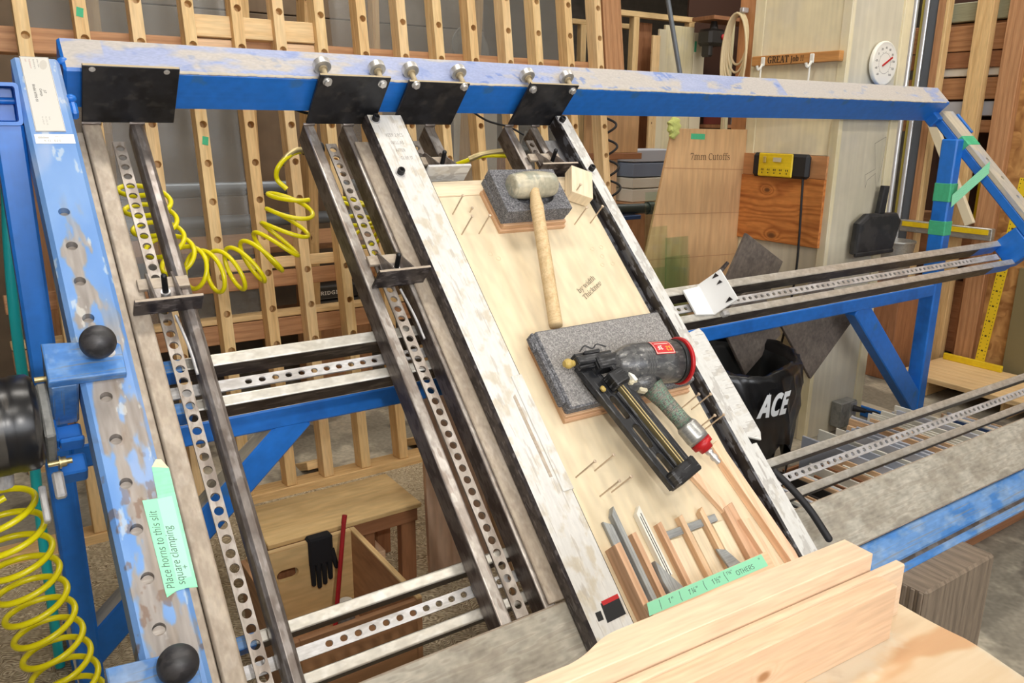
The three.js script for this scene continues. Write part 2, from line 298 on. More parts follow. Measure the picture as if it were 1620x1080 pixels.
M.slab = (() => { const s = 911; return std({ roughness: 0.6, map: tex(512, 512, 0.5, 0.5, (u, v) => {
  let c = mix([214, 194, 164], [198, 172, 136], fbm(u, v, 3, 40, 4, s));
  c = mix(c, [188, 140, 96], sst(0.58, 0.72, fbm(u, v, 3, 9, 4, s + 5)) * 0.7);
  c = mix(c, [140, 108, 76], sst(0.63, 0.7, fbm(u, v, 6, 6, 5, s + 9)) * 0.75);
  c = mix(c, [206, 196, 176], sst(0.58, 0.66, fbm(u, v, 5, 5, 5, s + 13)) * 0.7);
  return c;
}) }); })();
M.osb = (() => { const s = 77; return std({ roughness: 0.75, map: tex(512, 512, 0.6, 0.6, (u, v) => {
  const a = fbm(u, v, 20, 9, 3, s), b = fbm(u, v, 9, 22, 3, s + 4), p = vn(u, v, 14, 14, s + 8);
  return mix([206, 158, 96], [138, 92, 48], cl((p > 0.5 ? a : b) * 1.6 - 0.4));
}) }); })();
M.cream = grime([226, 214, 178], [[[208, 196, 150], 0.52, 0.7, 0.4], [[214, 206, 186], 0.5, 0.7, 0.4]], { tu: 0.9, tv: 0.9, grain: 0.05, rough: 0.55 });
M.creamWall = grime([206, 198, 176], [[[190, 182, 156], 0.52, 0.7, 0.4], [[198, 192, 178], 0.5, 0.7, 0.4]], { tu: 1.2, tv: 1.2, grain: 0.05, rough: 0.6 });
M.wallGrey = grime([120, 112, 102], [[[96, 88, 78], 0.5, 0.66, 0.6], [[140, 132, 122], 0.5, 0.66, 0.6]], { tu: 1.6, tv: 1.6, f: 3, grain: 0.1, rough: 0.8 });
M.wallPale = std({ color: 0xb9b6ae, roughness: 0.8 });
M.windowGlow = std({ color: 0xffffff, emissive: 0xf4f8ff, emissiveIntensity: 3 });
M.concrete = (() => { const s = 401; return std({ roughness: 0.7, map: tex(512, 512, 1.4, 1.4, (u, v) => {
  let c = mix([166, 158, 140], [118, 112, 100], fbm(u, v, 4, 4, 5, s));
  c = mix(c, [204, 194, 172], sst(0.54, 0.66, fbm(u, v, 7, 5, 5, s + 4)) * 0.7);
  c = mix(c, [92, 86, 78], sst(0.6, 0.7, fbm(u, v, 6, 9, 5, s + 8)) * 0.6);
  return c.map((q) => q * (0.92 + 0.16 * vn(u, v, 160, 160, s + 9)));
}) }); })();
M.shavings = (() => { const s = 533, f = (u, v) => { const w = fbm(u, v, 8, 8, 3, s) * 1.4, a = Math.abs(Math.sin((v * 26 + w * 4 + Math.sin(u * 50.27 + w * 9) * 0.35) * 6.283)); return a * 0.6 + vn(u, v, 90, 60, s + 3) * 0.4; };
  return std({ roughness: 0.85, map: tex(512, 512, 0.45, 0.45, (u, v) => mix([122, 104, 78], [222, 208, 178], cl(f(u, v) * 1.2 - 0.12))), bumpMap: tex(512, 512, 0.45, 0.45, (u, v) => { const q = f(u, v) * 255; return [q, q, q]; }, false), bumpScale: 0.004 }); })();
M.foam = (() => { const f = (u, v) => vn(u, v, 120, 120, 61) * 0.6 + vn(u, v, 60, 60, 62) * 0.4; return std({ roughness: 0.95, map: tex(256, 256, 0.16, 0.16, (u, v) => mix([66, 66, 70], [176, 176, 178], Math.pow(f(u, v), 1.4))), bumpMap: tex(256, 256, 0.16, 0.16, (u, v) => { const q = f(u, v) * 255; return [q, q, q]; }, false), bumpScale: 0.002 }); })();
M.foamDust = (() => { const f = (u, v) => vn(u, v, 120, 120, 71) * 0.6 + vn(u, v, 60, 60, 72) * 0.4; return std({ roughness: 0.95, map: tex(256, 256, 0.16, 0.16, (u, v) => mix([96, 94, 94], [196, 192, 186], Math.pow(f(u, v), 1.1))), bumpMap: tex(256, 256, 0.16, 0.16, (u, v) => { const q = f(u, v) * 255; return [q, q, q]; }, false), bumpScale: 0.002 }); })();
M.felt = grime([104, 94, 86], [[[88, 80, 74], 0.5, 0.66, 0.5], [[118, 108, 98], 0.5, 0.66, 0.5]], { tu: 0.3, tv: 0.3, grain: 0.3, rough: 0.95 });
M.bag = new THREE.MeshPhysicalMaterial({ color: 0x101012, roughness: 0.32, clearcoat: 0.2 });
M.redPaint = std({ color: 0xb81d22, roughness: 0.4 });
M.redRod = grime([158, 30, 36], [[[120, 22, 28], 0.5, 0.7, 0.5]], { tu: 0.2, tv: 0.05, rough: 0.45 });
M.yellow = grime([232, 200, 32], [[[214, 176, 20], 0.5, 0.7, 0.4]], { tu: 0.3, tv: 0.3, rough: 0.45, grain: 0.06 });
M.grayStrip = grime([156, 158, 156], [[[134, 136, 134], 0.5, 0.66, 0.5]], { tu: 0.4, tv: 0.1, rough: 0.5, sx: 3, sy: 60, scr: 0.25 });
M.ivory = std({ color: 0xe9e6da, roughness: 0.5 });
M.aluminium = grime([176, 176, 172], [[[150, 150, 148], 0.5, 0.66, 0.5]], { tu: 0.3, tv: 0.1, metal: 0.6, rough: 0.35 });
M.magnesium = grime([96, 96, 96], [[[70, 70, 72], 0.46, 0.62, 0.7], [[150, 148, 142], 0.6, 0.72, 0.6]], { tu: 0.15, tv: 0.15, metal: 0.3, rough: 0.36 });
M.malletRubber = grime([176, 170, 148], [[[142, 146, 132], 0.46, 0.6, 0.6], [[206, 196, 170], 0.52, 0.66, 0.7]], { tu: 1, tv: 1, f: 7, rough: 0.34, grain: 0.2 });
M.malletWood = wood([216, 190, 146], [186, 152, 106], { rings: 4, tu: 0.3, tv: 0.1, knots: [[0.2, 0.3, 0.006], [0.6, 0.7, 0.008]], knotColor: [226, 196, 150] });
M.glass = new THREE.MeshPhysicalMaterial({ color: 0xf0faf5, roughness: 0.04, transmission: 1, thickness: 0, ior: 1.5 });
M.sheeting = new THREE.MeshPhysicalMaterial({ color: 0xd8dad8, roughness: 0.22, transmission: 0.82, thickness: 0, transparent: true, opacity: 0.55 });
M.motor = grime([26, 26, 28], [[[96, 90, 80], 0.56, 0.7, 0.6], [[14, 14, 16], 0.5, 0.68, 0.6]], { tu: 0.5, tv: 0.5, f: 3, rough: 0.3, grain: 0.08 });
M.grayCast = grime([128, 128, 124], [[[100, 100, 98], 0.5, 0.66, 0.6]], { tu: 0.15, tv: 0.15, rough: 0.55, metal: 0.2 });
M.nailSteel = std({ color: 0xc4b098, roughness: 0.4, metalness: 0.3 });
M.gunBlack = grime([30, 31, 34], [[[54, 54, 56], 0.5, 0.64, 0.7], [[16, 16, 18], 0.5, 0.66, 0.7], [[150, 150, 150], 0.7, 0.76, 0.5]], { tu: 0.12, tv: 0.12, rough: 0.36 });
M.amber = std({ color: 0xb99f55, roughness: 0.4 });
M.ivoryDirty = std({ color: 0xcdc3a6, roughness: 0.5 });
M.gripGreen = grime([136, 130, 116], [[[96, 92, 86], 0.46, 0.6, 0.7], [[110, 150, 124], 0.56, 0.62, 0.8], [[40, 44, 50], 0.58, 0.66, 0.8]], { tu: 0.15, tv: 0.15, rough: 0.6 });
M.wallBrown = grime([122, 104, 84], [[[98, 82, 66], 0.5, 0.66, 0.6]], { tu: 1.6, tv: 1.6, f: 3, rough: 0.8, w: 128, h: 128 });
M.pipeBlue = std({ color: 0x8a929c, roughness: 0.4, metalness: 0.4 });
M.cardboard = std({ color: 0xa9855a, roughness: 0.85 });
M.toolDark = std({ color: 0x2d2a28, roughness: 0.5 });
M.toolBrown = std({ color: 0x4a2f22, roughness: 0.7 });
M.plyRed = wood([164, 114, 78], [134, 88, 58], { rings: 6, warp: 1.2, contrast: 0.5, tu: 0.8, tv: 0.3 });
M.plyStrip = wood([196, 140, 92], [172, 116, 72], { rings: 6, warp: 1.0, contrast: 0.5, tu: 0.8, tv: 0.3 });
M.gloveBlack = std({ color: 0x17171b, roughness: 0.9 });
M.signWood = wood([196, 140, 78], [170, 112, 56], { rings: 4, warp: 0.8, contrast: 0.4 });
M.panBlack = grime([38, 38, 40], [[[58, 56, 54], 0.5, 0.66, 0.7], [[26, 26, 28], 0.5, 0.66, 0.6]], { tu: 0.3, tv: 0.3, rough: 0.6 });
M.bucketBlack = std({ color: 0x17191a, roughness: 0.5 });
M.paleBlue = std({ color: 0xc3c9d6, roughness: 0.5 });
M.navy = std({ color: 0x24426e, roughness: 0.5 });
M.slate = std({ color: 0x7f8da6, roughness: 0.5 });
M.slateDark = std({ color: 0x5a6068, roughness: 0.5 });
M.limeGlove = std({ color: 0xc9d07a, roughness: 0.85 });
M.armDark = std({ color: 0x2f3a38, roughness: 0.45 });
M.ivoryWarm = std({ color: 0xe6dbbd, roughness: 0.6 });
M.creamDim = std({ color: 0xcbbf98, roughness: 0.7 });
M.redDim = std({ color: 0x74302a, roughness: 0.7 });
M.cableCream = std({ color: 0xdcc9a0, roughness: 0.5 });
M.khaki = std({ color: 0x7f7350, roughness: 0.7 });
M.khakiYellow = std({ color: 0xb3a54a, roughness: 0.6 });
M.sageStack = wood([176, 178, 150], [140, 142, 118], { rings: 12, warp: 0.1, contrast: 0.8, tv: 0.06 });
M.lampGlow = std({ color: 0xffffff, emissive: 0xfff6e8, emissiveIntensity: 6 });
M.lampBody = std({ color: 0xe6e6e2, roughness: 0.5 });

// ---------------------------------------------------------------- the room
const st = (name, geo, mat) => { const m = single(name, undefined, undefined, geo, mat); m.userData.kind = 'structure'; return m; };
st('floor', cbox(-3, 8, -0.1, 0, -7, 3, 0.001, { grain: 'x' }), M.concrete).userData.label = 'dusty grey concrete floor of the workshop';
st('ceiling', cbox(-3, 8, 3.5, 3.6, -7, 3, 0.001), M.wallPale).userData.label = 'pale workshop ceiling above the frame';
st('wall_back', cbox(-3, 8, 0, 3.5, -7.1, -7, 0.001), M.wallGrey).userData.label = 'dim grey back wall of the workshop';
st('wall_left', cbox(-3.1, -3, 0, 3.5, -7, 3, 0.001), M.wallGrey).userData.label = 'grey side wall left of the frame';
st('wall_right', cbox(8, 8.1, 0, 3.5, -7, 3, 0.001), M.wallGrey).userData.label = 'far right workshop wall';
st('wall_front', cbox(-3, 8, 0, 3.5, 3, 3.1, 0.001), M.wallPale).userData.label = 'pale wall behind the photographer';
{ // frosted daylight windows behind the photographer: the soft frontal light
  const t = new Thing('window_1', undefined, undefined, [0.6, 1, 2.98], W).kind('structure'); t.g.userData.label = 'wide frosted daylight window behind the photographer';
  t.part('pane', cbox(-1.2, 2.6, 1.0, 2.8, 2.97, 2.995, 0.002), M.windowGlow);
  for (const x of [-1.25, 0.68, 2.6]) t.part('mullion', cbox(x, x + 0.05, 0.95, 2.85, 2.95, 3.0, 0.003), M.lampBody);
  for (const y of [0.95, 2.8]) t.part('rail', cbox(-1.2, 2.6, y, y + 0.05, 2.95, 3.0, 0.003), M.lampBody);
  const l = new THREE.RectAreaLight(0xf6f9ff, WINDOW_NITS, 3.8, 1.8); l.position.set(0.7, 1.9, 2.94); l.name = 'window_light'; scene.add(l);
}
single('shavings_mat', 'floor left of the rack covered in curly wood shavings', 'shavings', cbox(-1.2, 1.75, 0, 0.012, -2.56, -0.9, 0.002), M.shavings, [0, 0, 0], W, undefined, 'stuff');

[[-0.4, 0.7], [2.3, 0.5], [0.6, -1.5], [3.0, -1.3], [1.2, -3.7], [4.2, -3.0], [5.8, -1.6]].forEach(([x, z], i) => {
  const places = ['over the photographer, left', 'over the photographer, right', 'over the left half of the clamp rack', 'over the right half of the clamp rack', 'over the area behind the stud rack', 'between the column and the panel cart', 'over the right hand shelves'];
  const t = new Thing('ceiling_lamp', `long fluorescent ceiling lamp ${places[i]}`, 'lamp', [x, 3.3, z], W, 'ceiling lamps');
  t.part('housing', cbox(x - 0.62, x + 0.62, 3.34, 3.42, z - 0.17, z + 0.17, 0.01), M.lampBody);
  t.part('diffuser', cbox(x - 0.6, x + 0.6, 3.315, 3.338, z - 0.15, z + 0.15, 0.004), M.lampGlow);
  t.part('hanger', mg(cyl([x - 0.4, 3.42, z], [x - 0.4, 3.5, z], 0.008), cyl([x + 0.4, 3.42, z], [x + 0.4, 3.5, z], 0.008)), M.lampBody);
  const l = new THREE.RectAreaLight(0xfffaf2, LAMP_NITS, 1.2, 0.3); l.position.set(x, 3.305, z); l.rotation.x = -Math.PI / 2; l.name = numbered('lamp_light'); scene.add(l);
});

// ---------------------------------------------------------------- the clamp rack (one welded frame)
const rack = new Thing('clamp_rack', 'blue steel door clamp frame with leaning top beam and grey guide tubes', 'clamp frame', [1.7, 0, -1.73], W);
const rp = (name, geo, mat, o = {}) => rack.part(name, geo, mat, { fr: R, ...o });
const two = (g, a, b) => [a, b];
rp('top_beam', cbox(0.187, 3.32, 1.325, 1.414, -0.101, 0, 0.005, { face: 'pz', grain: 'x', off: [0, 0] }), [M.blue, M.dust], { label: 'blue square top beam with sawdust lying on its upper face' });
rp('sawdust_line', (() => { const gs = []; for (let x = 0.4; x < 3.3; x += 0.02) gs.push(ball([x, 1.3285 + rr(-0.001, 0.001), -0.001], 0.012, 1.4, 0.35, rr(0.12, 0.22), 8)); return mg(gs); })(), M.dustTan, { label: 'ridge of sawdust along the lower edge of the top beam', kind: 'stuff' });
// left side beam with its row of pin holes
{
  const body = cbox(0.104, 0.183, -0.12, 1.357, -0.08, 0, 0.007, { grain: 'y', off: [0, 0] });
  const ev = new Evaluator(); ev.attributes = ['position', 'normal', 'uv']; ev.useGroups = false;
  let a = new Brush(body); a.updateMatrixWorld();
  const plugs = [];
  for (let k = 0; k < 15; k++) {
    const y = 0.984 - 0.0719 * k; if (y < -0.05) break;
    const h = new Brush(cyl([0.134, y, -0.02], [0.134, y, 0.01], 0.0088, 0.0088, 18)); h.updateMatrixWorld();
    a = ev.evaluate(a, h, SUBTRACTION);
    plugs.push([y]);
  }
  const worn = std({ roughness: 0.5, map: (() => { const s = 2001; const t = tex(1024, 128, 1.6, 0.2, (u, v) => {
    const y = u * 1.6 - 0.12, x = v * 0.2;       // metres along and across the beam
    let c = mix([78, 128, 194], [120, 158, 208], fbm(u, v, 14, 4, 4, s));
    c = mix(c, [168, 176, 200], sst(0.52, 0.66, fbm(u, v, 10, 3, 4, s + 3)) * 0.5);
    const grain = fbm(u, v, 36, 14, 4, s + 7), along = fbm(u, v, 40, 40, 3, s + 9);
    for (const [xc, w, lo] of [[0.032, 0.02, 1.0], [0.057, 0.016, 0.8]]) {
      const near = 1 - Math.abs(x - xc) / w, wear = sst(0.02, 0.3, near * 0.6 + (grain - 0.55) * 1.7) * sst(lo + 0.05, lo - 0.1, y);
      c = mix(c, mix([128, 116, 104], [172, 160, 148], along), cl(wear) * 0.92);
    }
    c = mix(c, [112, 82, 64], sst(0.66, 0.72, fbm(u, v, 60, 16, 4, s + 21)) * sst(0.62, 0.4, y) * 0.6);
    c = mix(c, [214, 214, 206], sst(0.7, 0.74, fbm(u, v, 40, 14, 4, s + 27)) * 0.5);
    return c;
  }); t.wrapS = t.wrapT = THREE.ClampToEdgeWrapping; return t; })() });
  // uv straight from the beam's own length and width
  const g = a.geometry.index ? a.geometry.toNonIndexed() : a.geometry, p = g.attributes.position, uv = new Float32Array(p.count * 2);
  for (let i = 0; i < p.count; i++) { uv[2 * i] = p.getY(i) + 0.12; uv[2 * i + 1] = p.getX(i) - 0.104; }
  g.setAttribute('uv', new THREE.BufferAttribute(uv, 2)); g.clearGroups();
  const sb = rp('side_beam', g, worn, { label: 'blue side beam worn to bare metal along a row of pin holes' });
  for (const [y] of plugs) rack.part('pin_hole', cyl([0.1345, y - 0.001, -0.0195], [0.1345, y - 0.001, -0.012], 0.0086, 0.0086, 16), M.strip, { fr: R, to: sb });
}
// name plate and label
const plateMat = print(256, 1024, (c, w, h) => {
  c.fillStyle = '#c9c6bd'; c.fillRect(0, 0, w, h); c.strokeStyle = '#77746c'; c.lineWidth = 4; c.strokeRect(2, 2, w - 4, h - 4);
  c.save(); c.translate(w, 0); c.rotate(Math.PI / 2); c.fillStyle = '#44413c';
  c.font = 'bold 34px sans-serif'; c.fillText('Model #79K-10', 390, 200);
  c.font = 'bold 30px sans-serif'; c.fillText('JLT', 470, 110); c.fillText('Clamps', 450, 146);
  c.font = '18px sans-serif'; for (let i = 0; i < 4; i++) { c.fillStyle = i > 1 ? '#9a5a50' : '#55524c'; c.fillText(['James L. Taylor', 'Manufacturing Co.', 'Poughkeepsie NY', '12601'][i], 30, 110 + i * 36); }
  c.fillStyle = '#8d8a82'; c.fillText('Pat. 4,381,105', 830, 150); c.fillText('No. 4,798,371', 830, 180); c.fillText('Serial', 830, 120);
  c.fillStyle = '#b9b4aa'; c.beginPath(); c.ellipse(110, 60, 70, 34, 0.2, 0, 7); c.fill();
  c.restore();
}, 0.45);
rp('name_plate', poly([[0.1185, 1.165], [0.1655, 1.165], [0.1655, 1.352], [0.1185, 1.352]], 0.0003, 0.0016), M.zinc);
rp('name_plate_print', quad([[0.119, 1.1655, 0.0018], [0.165, 1.1655, 0.0018], [0.165, 1.3515, 0.0018], [0.119, 1.3515, 0.0018]]), plateMat, { label: 'silver name plate with model number' });
rp('serial_sticker', quad([[0.115, 1.137, 0.0006], [0.1765, 1.137, 0.0006], [0.1765, 1.159, 0.0006], [0.115, 1.159, 0.0006]]), print(512, 160, (c, w, h) => { c.fillStyle = '#efeee9'; c.fillRect(0, 0, w, h); c.fillStyle = '#6b6862'; c.font = '20px sans-serif'; c.fillText('SERIAL No.', 40, 40); c.fillRect(40, 56, 140, 10); c.fillText('Made in USA', 260, 40); c.font = '54px sans-serif'; c.fillStyle = '#77746e'; c.fillText('K.O.  020', 110, 130); }), { label: 'white paper serial sticker' });
rp('weld_bead', ball([0.19, 1.352, -0.006], 0.008, 1.4, 1, 1, 10), M.blue); rp('weld_bead', ball([0.188, 1.26, -0.012], 0.008, 1.3, 1, 1.2, 10), M.blue); rp('weld_lug', cbox(0.183, 0.196, 1.222, 1.252, -0.03, -0.008, 0.004), M.blue);
// posts, cross rail, braces, feet (upright frame)
const wp = (name, geo, mat, o = {}) => rack.part(name, geo, mat, { fr: W, ...o });
wp('post', cbox(0.0565, 0.1035, 0, 1.27, -1.77, -1.7, 0.005), M.blue);
wp('post', cbox(3.252, 3.305, 0, 1.23, -1.765, -1.7, 0.005), M.blue);
{
  const o = new THREE.Shape(); const rrct = (s, x0, x1, y0, y1, r) => { s.moveTo(x0 + r, y0); s.lineTo(x1 - r, y0); s.quadraticCurveTo(x1, y0, x1, y0 + r); s.lineTo(x1, y1 - r); s.quadraticCurveTo(x1, y1, x1 - r, y1); s.lineTo(x0 + r, y1); s.quadraticCurveTo(x0, y1, x0, y1 - r); s.lineTo(x0, y0 + r); s.quadraticCurveTo(x0, y0, x0 + r, y0); };
  rrct(o, 0.03, 0.103, 1.266, 1.338, 0.008); const i = new THREE.Path(); rrct(i, 0.036, 0.097, 1.272, 1.332, 0.005); o.holes.push(i);
  const g = new THREE.ExtrudeGeometry(o, { depth: 0.25, bevelEnabled: false, curveSegments: 5 }); g.translate(0, 0, -1.94);
  wp('socket_tube', uvs(g, 'z'), M.blue, { label: 'open end of a square socket tube' });
  wp('socket_stop', mg(cbox(0.036, 0.097, 1.272, 1.332, -1.76, -1.75, 0.002), cyl([0.036, 1.308, -1.735], [0.097, 1.308, -1.735], 0.006, 0.006, 10)), M.blue);
}
wp('cross_rail', cbox(0.1035, 3.252, 0.603, 0.652, -1.75, -1.702, 0.004, { face: 'py' }), [M.blue, M.dustTan]);
const slant = (x0, y0, x1, y1, w, z0, z1) => { const L = Math.hypot(x1 - x0, y1 - y0), g = cbox(0, L, -w / 2, w / 2, z0, z1, 0.004, { face: 'py', grain: 'x' }); g.rotateZ(Math.atan2(y1 - y0, x1 - x0)); g.translate(x0, y0, 0); return g; };
wp('brace', slant(0.075, 0.17, 0.572, 0.622, 0.066, -1.765, -1.704), [M.blue, M.dustTan], { label: 'blue diagonal brace with sawdust on its upper side' });
wp('brace', slant(3.27, 0.12, 2.745, 0.62, 0.085, -1.755, -1.704), [M.blue, M.blue]);
wp('foot', cbox(0.052, 0.108, 0, 0.05, -2.1, -0.8, 0.004, { face: 'py' }), [M.blue, M.dustTan]);
wp('foot', cbox(3.25, 3.307, 0, 0.05, -2.1, -0.7, 0.004, { face: 'py' }), [M.blue, M.dustTan]);
wp('support_arm', cbox(0.06, 0.1, 0.05, 0.42, -0.95, -0.9, 0.004), M.blue);
wp('support_arm', cbox(3.255, 3.3, 0.05, 0.42, -0.95, -0.9, 0.004), M.blue);
// right side beam
rp('side_beam', cbox(3.3, 3.385, -0.14, 1.318, -0.09, -0.0541, 0.004, { grain: 'y' }), M.blue, { label: 'blue side beam at the far right end' });
{ const hs = []; for (let k = 0; k < 12; k++) hs.push(circ(3.352, 1.06 - k * 0.095, 0.0088)); rp('drilled_face', poly([[3.3, -0.14], [3.385, -0.14], [3.385, 1.318], [3.3, 1.318]], -0.054, -0.036, 0.001, hs, 'y'), M.dustTan, { label: 'dusty drilled face of the right side beam' }); }
rp('corner_gusset', cbox(3.27, 3.33, 1.29, 1.33, -0.1, -0.05, 0.004), M.blue); rp('corner_plate', cbox(3.388, 3.4, 1.2, 1.3, -0.06, -0.03, 0.002), M.blue); rp('tube_socket', cbox(3.3, 3.36, 0.66, 0.77, -0.205, -0.0905, 0.004), M.blue); rp('tube_socket', cbox(3.3, 3.36, 0.14, 0.26, -0.205, -0.0905, 0.004), M.blue);
// bottom rail
rp('bottom_rail', cbox(0.183, 3.42, -0.012, 0.117, -0.165, -0.115, 0.003, { face: 'pz', grain: 'x' }), [M.steelSoft, M.railTop], { label: 'wide scratched grey steel rail along the bottom' });
rp('bottom_channel', mg(cbox(0.183, 3.42, -0.079, -0.013, -0.19, -0.119, 0.005, { grain: 'x' }), cbox(0.183, 3.42, -0.108, -0.088, -0.185, -0.122, 0.004, { grain: 'x' })), M.blueWorn, { label: 'blue channel with rubbed paint below the grey rail' });
rp('channel_groove', cbox(0.183, 3.42, -0.09, -0.077, -0.18, -0.127, 0.002, { grain: 'x' }), M.steel);
// horizontal guide tubes and perforated strips
for (const [y0, y1] of [[0.742, 0.769], [0.656, 0.68], [0.232, 0.254], [0.144, 0.166]]) {
  const t = rp('guide_tube', rtube(0.285, 3.14, y0, y1, -0.222, -0.172, 0.0045, 'x'), [M.scaleDark, M.steelGuide]);
  rack.part('painted_end', rtube(0.183, 0.2849, y0, y1, -0.222, -0.172, 0.0045, 'x'), [M.blue, M.blueWorn], { fr: R, to: t });
  rack.part('painted_end', rtube(3.1401, 3.3, y0, y1, -0.222, -0.172, 0.0045, 'x'), [M.blue, M.steelGuide], { fr: R, to: t });
}
for (const [y0, y1] of [[0.6915, 0.7145], [0.1865, 0.2085]]) {
  const holes = []; for (let k = 0; k < 104; k++) { const x = 0.396 + 0.0259 * k; if (x < 3.05) holes.push(slot(x, (y0 + y1) / 2, 0.0132, 0.0105)); }
  rp('perforated_strip', poly([[0.2, y0], [3.24, y0], [3.24, y1], [0.2, y1]], -0.185, -0.18, 0, holes), M.zinc, { label: 'pale strip with a row of slots' });
}
// ---------------------------------------------------------------- the clamp arms hanging from the beam
function perfStrip(x0, x1, y0, y1, n, first, step = 0.0249, r = 0.0079) {
  const holes = []; for (let y = first; y > y0 + 0.012; y -= step) holes.push(circ((x0 + x1) / 2, y, r));
  return poly([[x0, y0], [x1, y0], [x1, y1], [x0, y1]], n - 0.005, n, 0, holes, 'y');
}
function carriage(label, plate, o) {
  const t = new Thing('clamp_carriage', label, 'clamp arm', [(plate[0] + plate[1]) / 2, 0.117, -0.17], R, 'clamp arms hanging from the top beam');
  const [x0, x1, y0, n1] = plate;
  const pl = t.part('hanger_plate', cbox(x0, x1, y0, y0 + 0.007, -0.116, n1, 0.001, { face: 'pz', grain: 'x' }), [M.plate, M.plateEdge], { label: 'black steel hanger plate' });
  for (const x of o.bolts ?? []) {
    t.part('bolt', mg(hexbolt([x, y0, 0.0135], [0, -1, 0], 0.0085, 0.008)), M.chrome, { to: pl });
    const r = t.part('roller', lathe([[0.007, 0.009], [0.013, 0.009], [0.0135, 0.0075], [0.0185, 0.0075], [0.0195, 0.0065], [0.0195, -0.0075], [0.0185, -0.0085], [0.0135, -0.0085], [0.013, -0.007], [0.007, -0.007]], [x, 1.347, 0.0185], [0, 1, 0], 26), M.chrome);
    t.part('roller_axle', mg(cyl([x, y0 + 0.007, 0.0165], [x, 1.363, 0.0175], 0.0062, 0.0062, 14), cyl([x, 1.334, 0.0175], [x, 1.3385, 0.0175], 0.0095, 0.0095, 16)), M.plateEdge, { to: r });
  }
  for (const x of o.holes ?? []) t.part('bolt_hole', mg(cyl([x, y0 + 0.002, 0.0215], [x, y0 - 0.0004, 0.0215], 0.0058, 0.0058, 14), cyl([x, y0 + 0.002, 0.0215], [x, y0 - 0.0008, 0.0215], 0.0034, 0.0034, 10)), M.chrome, { to: pl });
  for (const [a, b, ya, yb, n0, n, m, r] of o.tubes) t.part('arm_tube', rtube(a, b, ya, yb, n0, n, r ?? 0.0055, 'y'), m ? [m, m] : [M.scale, M.steelWorn]);
  for (const [a, b, ya, yb, n0, n, m] of o.flats ?? []) t.part('flat_bar', cbox(a, b, ya, yb, n0, n, 0.0015, { grain: 'y' }), m ?? M.steelSoft);
  for (const [a, b, ya, yb, n, f] of o.strips) t.part('perforated_strip', perfStrip(a, b, ya, yb, n, f), M.strip);
  t.part('weld_bead', mg((o.tubes).map(([a, b]) => tube([[a, y0 - 0.001, -0.116], [(a + b) / 2, y0 - 0.003, -0.1145], [b, y0 - 0.001, -0.116]], 0.0035, 8, 6))), M.steel);
  return t;
}
const cA = carriage('leftmost clamp arm beside the blue side beam, wide black plate without rollers', [0.214, 0.387, 1.303, 0.03], {
  holes: [0.231, 0.363],
  tubes: [[0.213, 0.247, 0.117, 1.303, -0.172, -0.117, M.steelSoft], [0.301, 0.329, 0.09, 1.303, -0.165, -0.114, M.steel, 0.0135]],
  flats: [[0.191, 0.212, 0.117, 1.285, -0.16, -0.124, M.steelSoft]],
  strips: [[0.262, 0.285, 0.1, 1.265, -0.13, 1.247]],
});
carriage('clamp arm left of the wide white fence bar, with two exposed steel tubes', [0.676, 0.846, 1.303, 0.03], {
  bolts: [0.696, 0.828],
  tubes: [[0.669, 0.695, 0.117, 1.303, -0.172, -0.117], [0.766, 0.792, 0.117, 1.303, -0.172, -0.119]],
  flats: [[0.775, 0.83, 0.12, 1.245, -0.1185, -0.1125, M.steelSoft]],
  strips: [[0.711, 0.737, 0.119, 1.255, -0.13, 1.237]],
});
carriage('clamp arm hidden mostly under the plywood panel, behind the white fence bar', [0.895, 1.06, 1.303, 0.022], {
  bolts: [0.914, 1.045],
  tubes: [[0.905, 0.925, 0.13, 1.303, -0.172, -0.12], [0.985, 1.012, 0.13, 1.303, -0.172, -0.12]],
  strips: [[0.93, 0.956, 0.13, 1.262, -0.13, 1.24]],
});
carriage('rightmost clamp arm beside the narrow white fence bar', [1.238, 1.395, 1.303, 0.03], {
  bolts: [1.251, 1.38],
  tubes: [[1.226, 1.252, 0.13, 1.303, -0.172, -0.12], [1.313, 1.338, 0.13, 1.303, -0.172, -0.122]],
  flats: [[1.33, 1.385, 0.12, 1.26, -0.134, -0.128, M.zinc]],
  strips: [[1.283, 1.306, 0.13, 1.262, -0.13, 1.245]],
});
// sliding clamp heads
function head(label, x0, x1, y, nTop, xb0, xb1, yb, pale) {
  const t = new Thing('sliding_clamp', label, 'clamp head', [(x0 + x1) / 2, y, -0.117], R, 'sliding clamp heads on the arms');
  t.part('face_plate', cbox(x0, x1, y - 0.007, y, -0.1165, nTop, 0.001, { face: 'pz', grain: 'x' }), pale ? [M.white2, M.zinc] : [M.dark, M.steelSoft]);
  t.part('cross_bar', cbox(xb0, xb1, yb - 0.024, yb, -0.116, -0.108, 0.001, { grain: 'x' }), M.steelSoft);
  const xm = (x0 + x1) / 2;
  for (const s of [-1, 1]) {
    const xg = xm + s * 0.022;
    const g = poly([[0, 0], [0.078, 0], [0.074, 0.012], [0, nTop + 0.113]], -0.002, 0.002); g.rotateX(Math.PI / 2); g.rotateZ(Math.PI / 2);
    g.translate(xg, y, -0.116);
    t.part('gusset', g, M.steel);
  }
  t.part('base_block', cbox(xm - 0.026, xm + 0.026, y, y + 0.06, -0.117, -0.109, 0.001), M.steel);
  const pin = t.part('pull_pin', mg(cyl([xm + 0.002, y + 0.022, -0.11], [xm - 0.004, y + 0.03, -0.058], 0.0058, 0.0052, 12), ball([xm - 0.0042, y + 0.0305, -0.056], 0.0055, 1, 1, 1, 12)), M.black);
  t.part('pin_collar', cyl([xm + 0.002, y + 0.022, -0.11], [xm, y + 0.024, -0.094], 0.0085, 0.0085, 12), M.zinc, { to: pin });
}
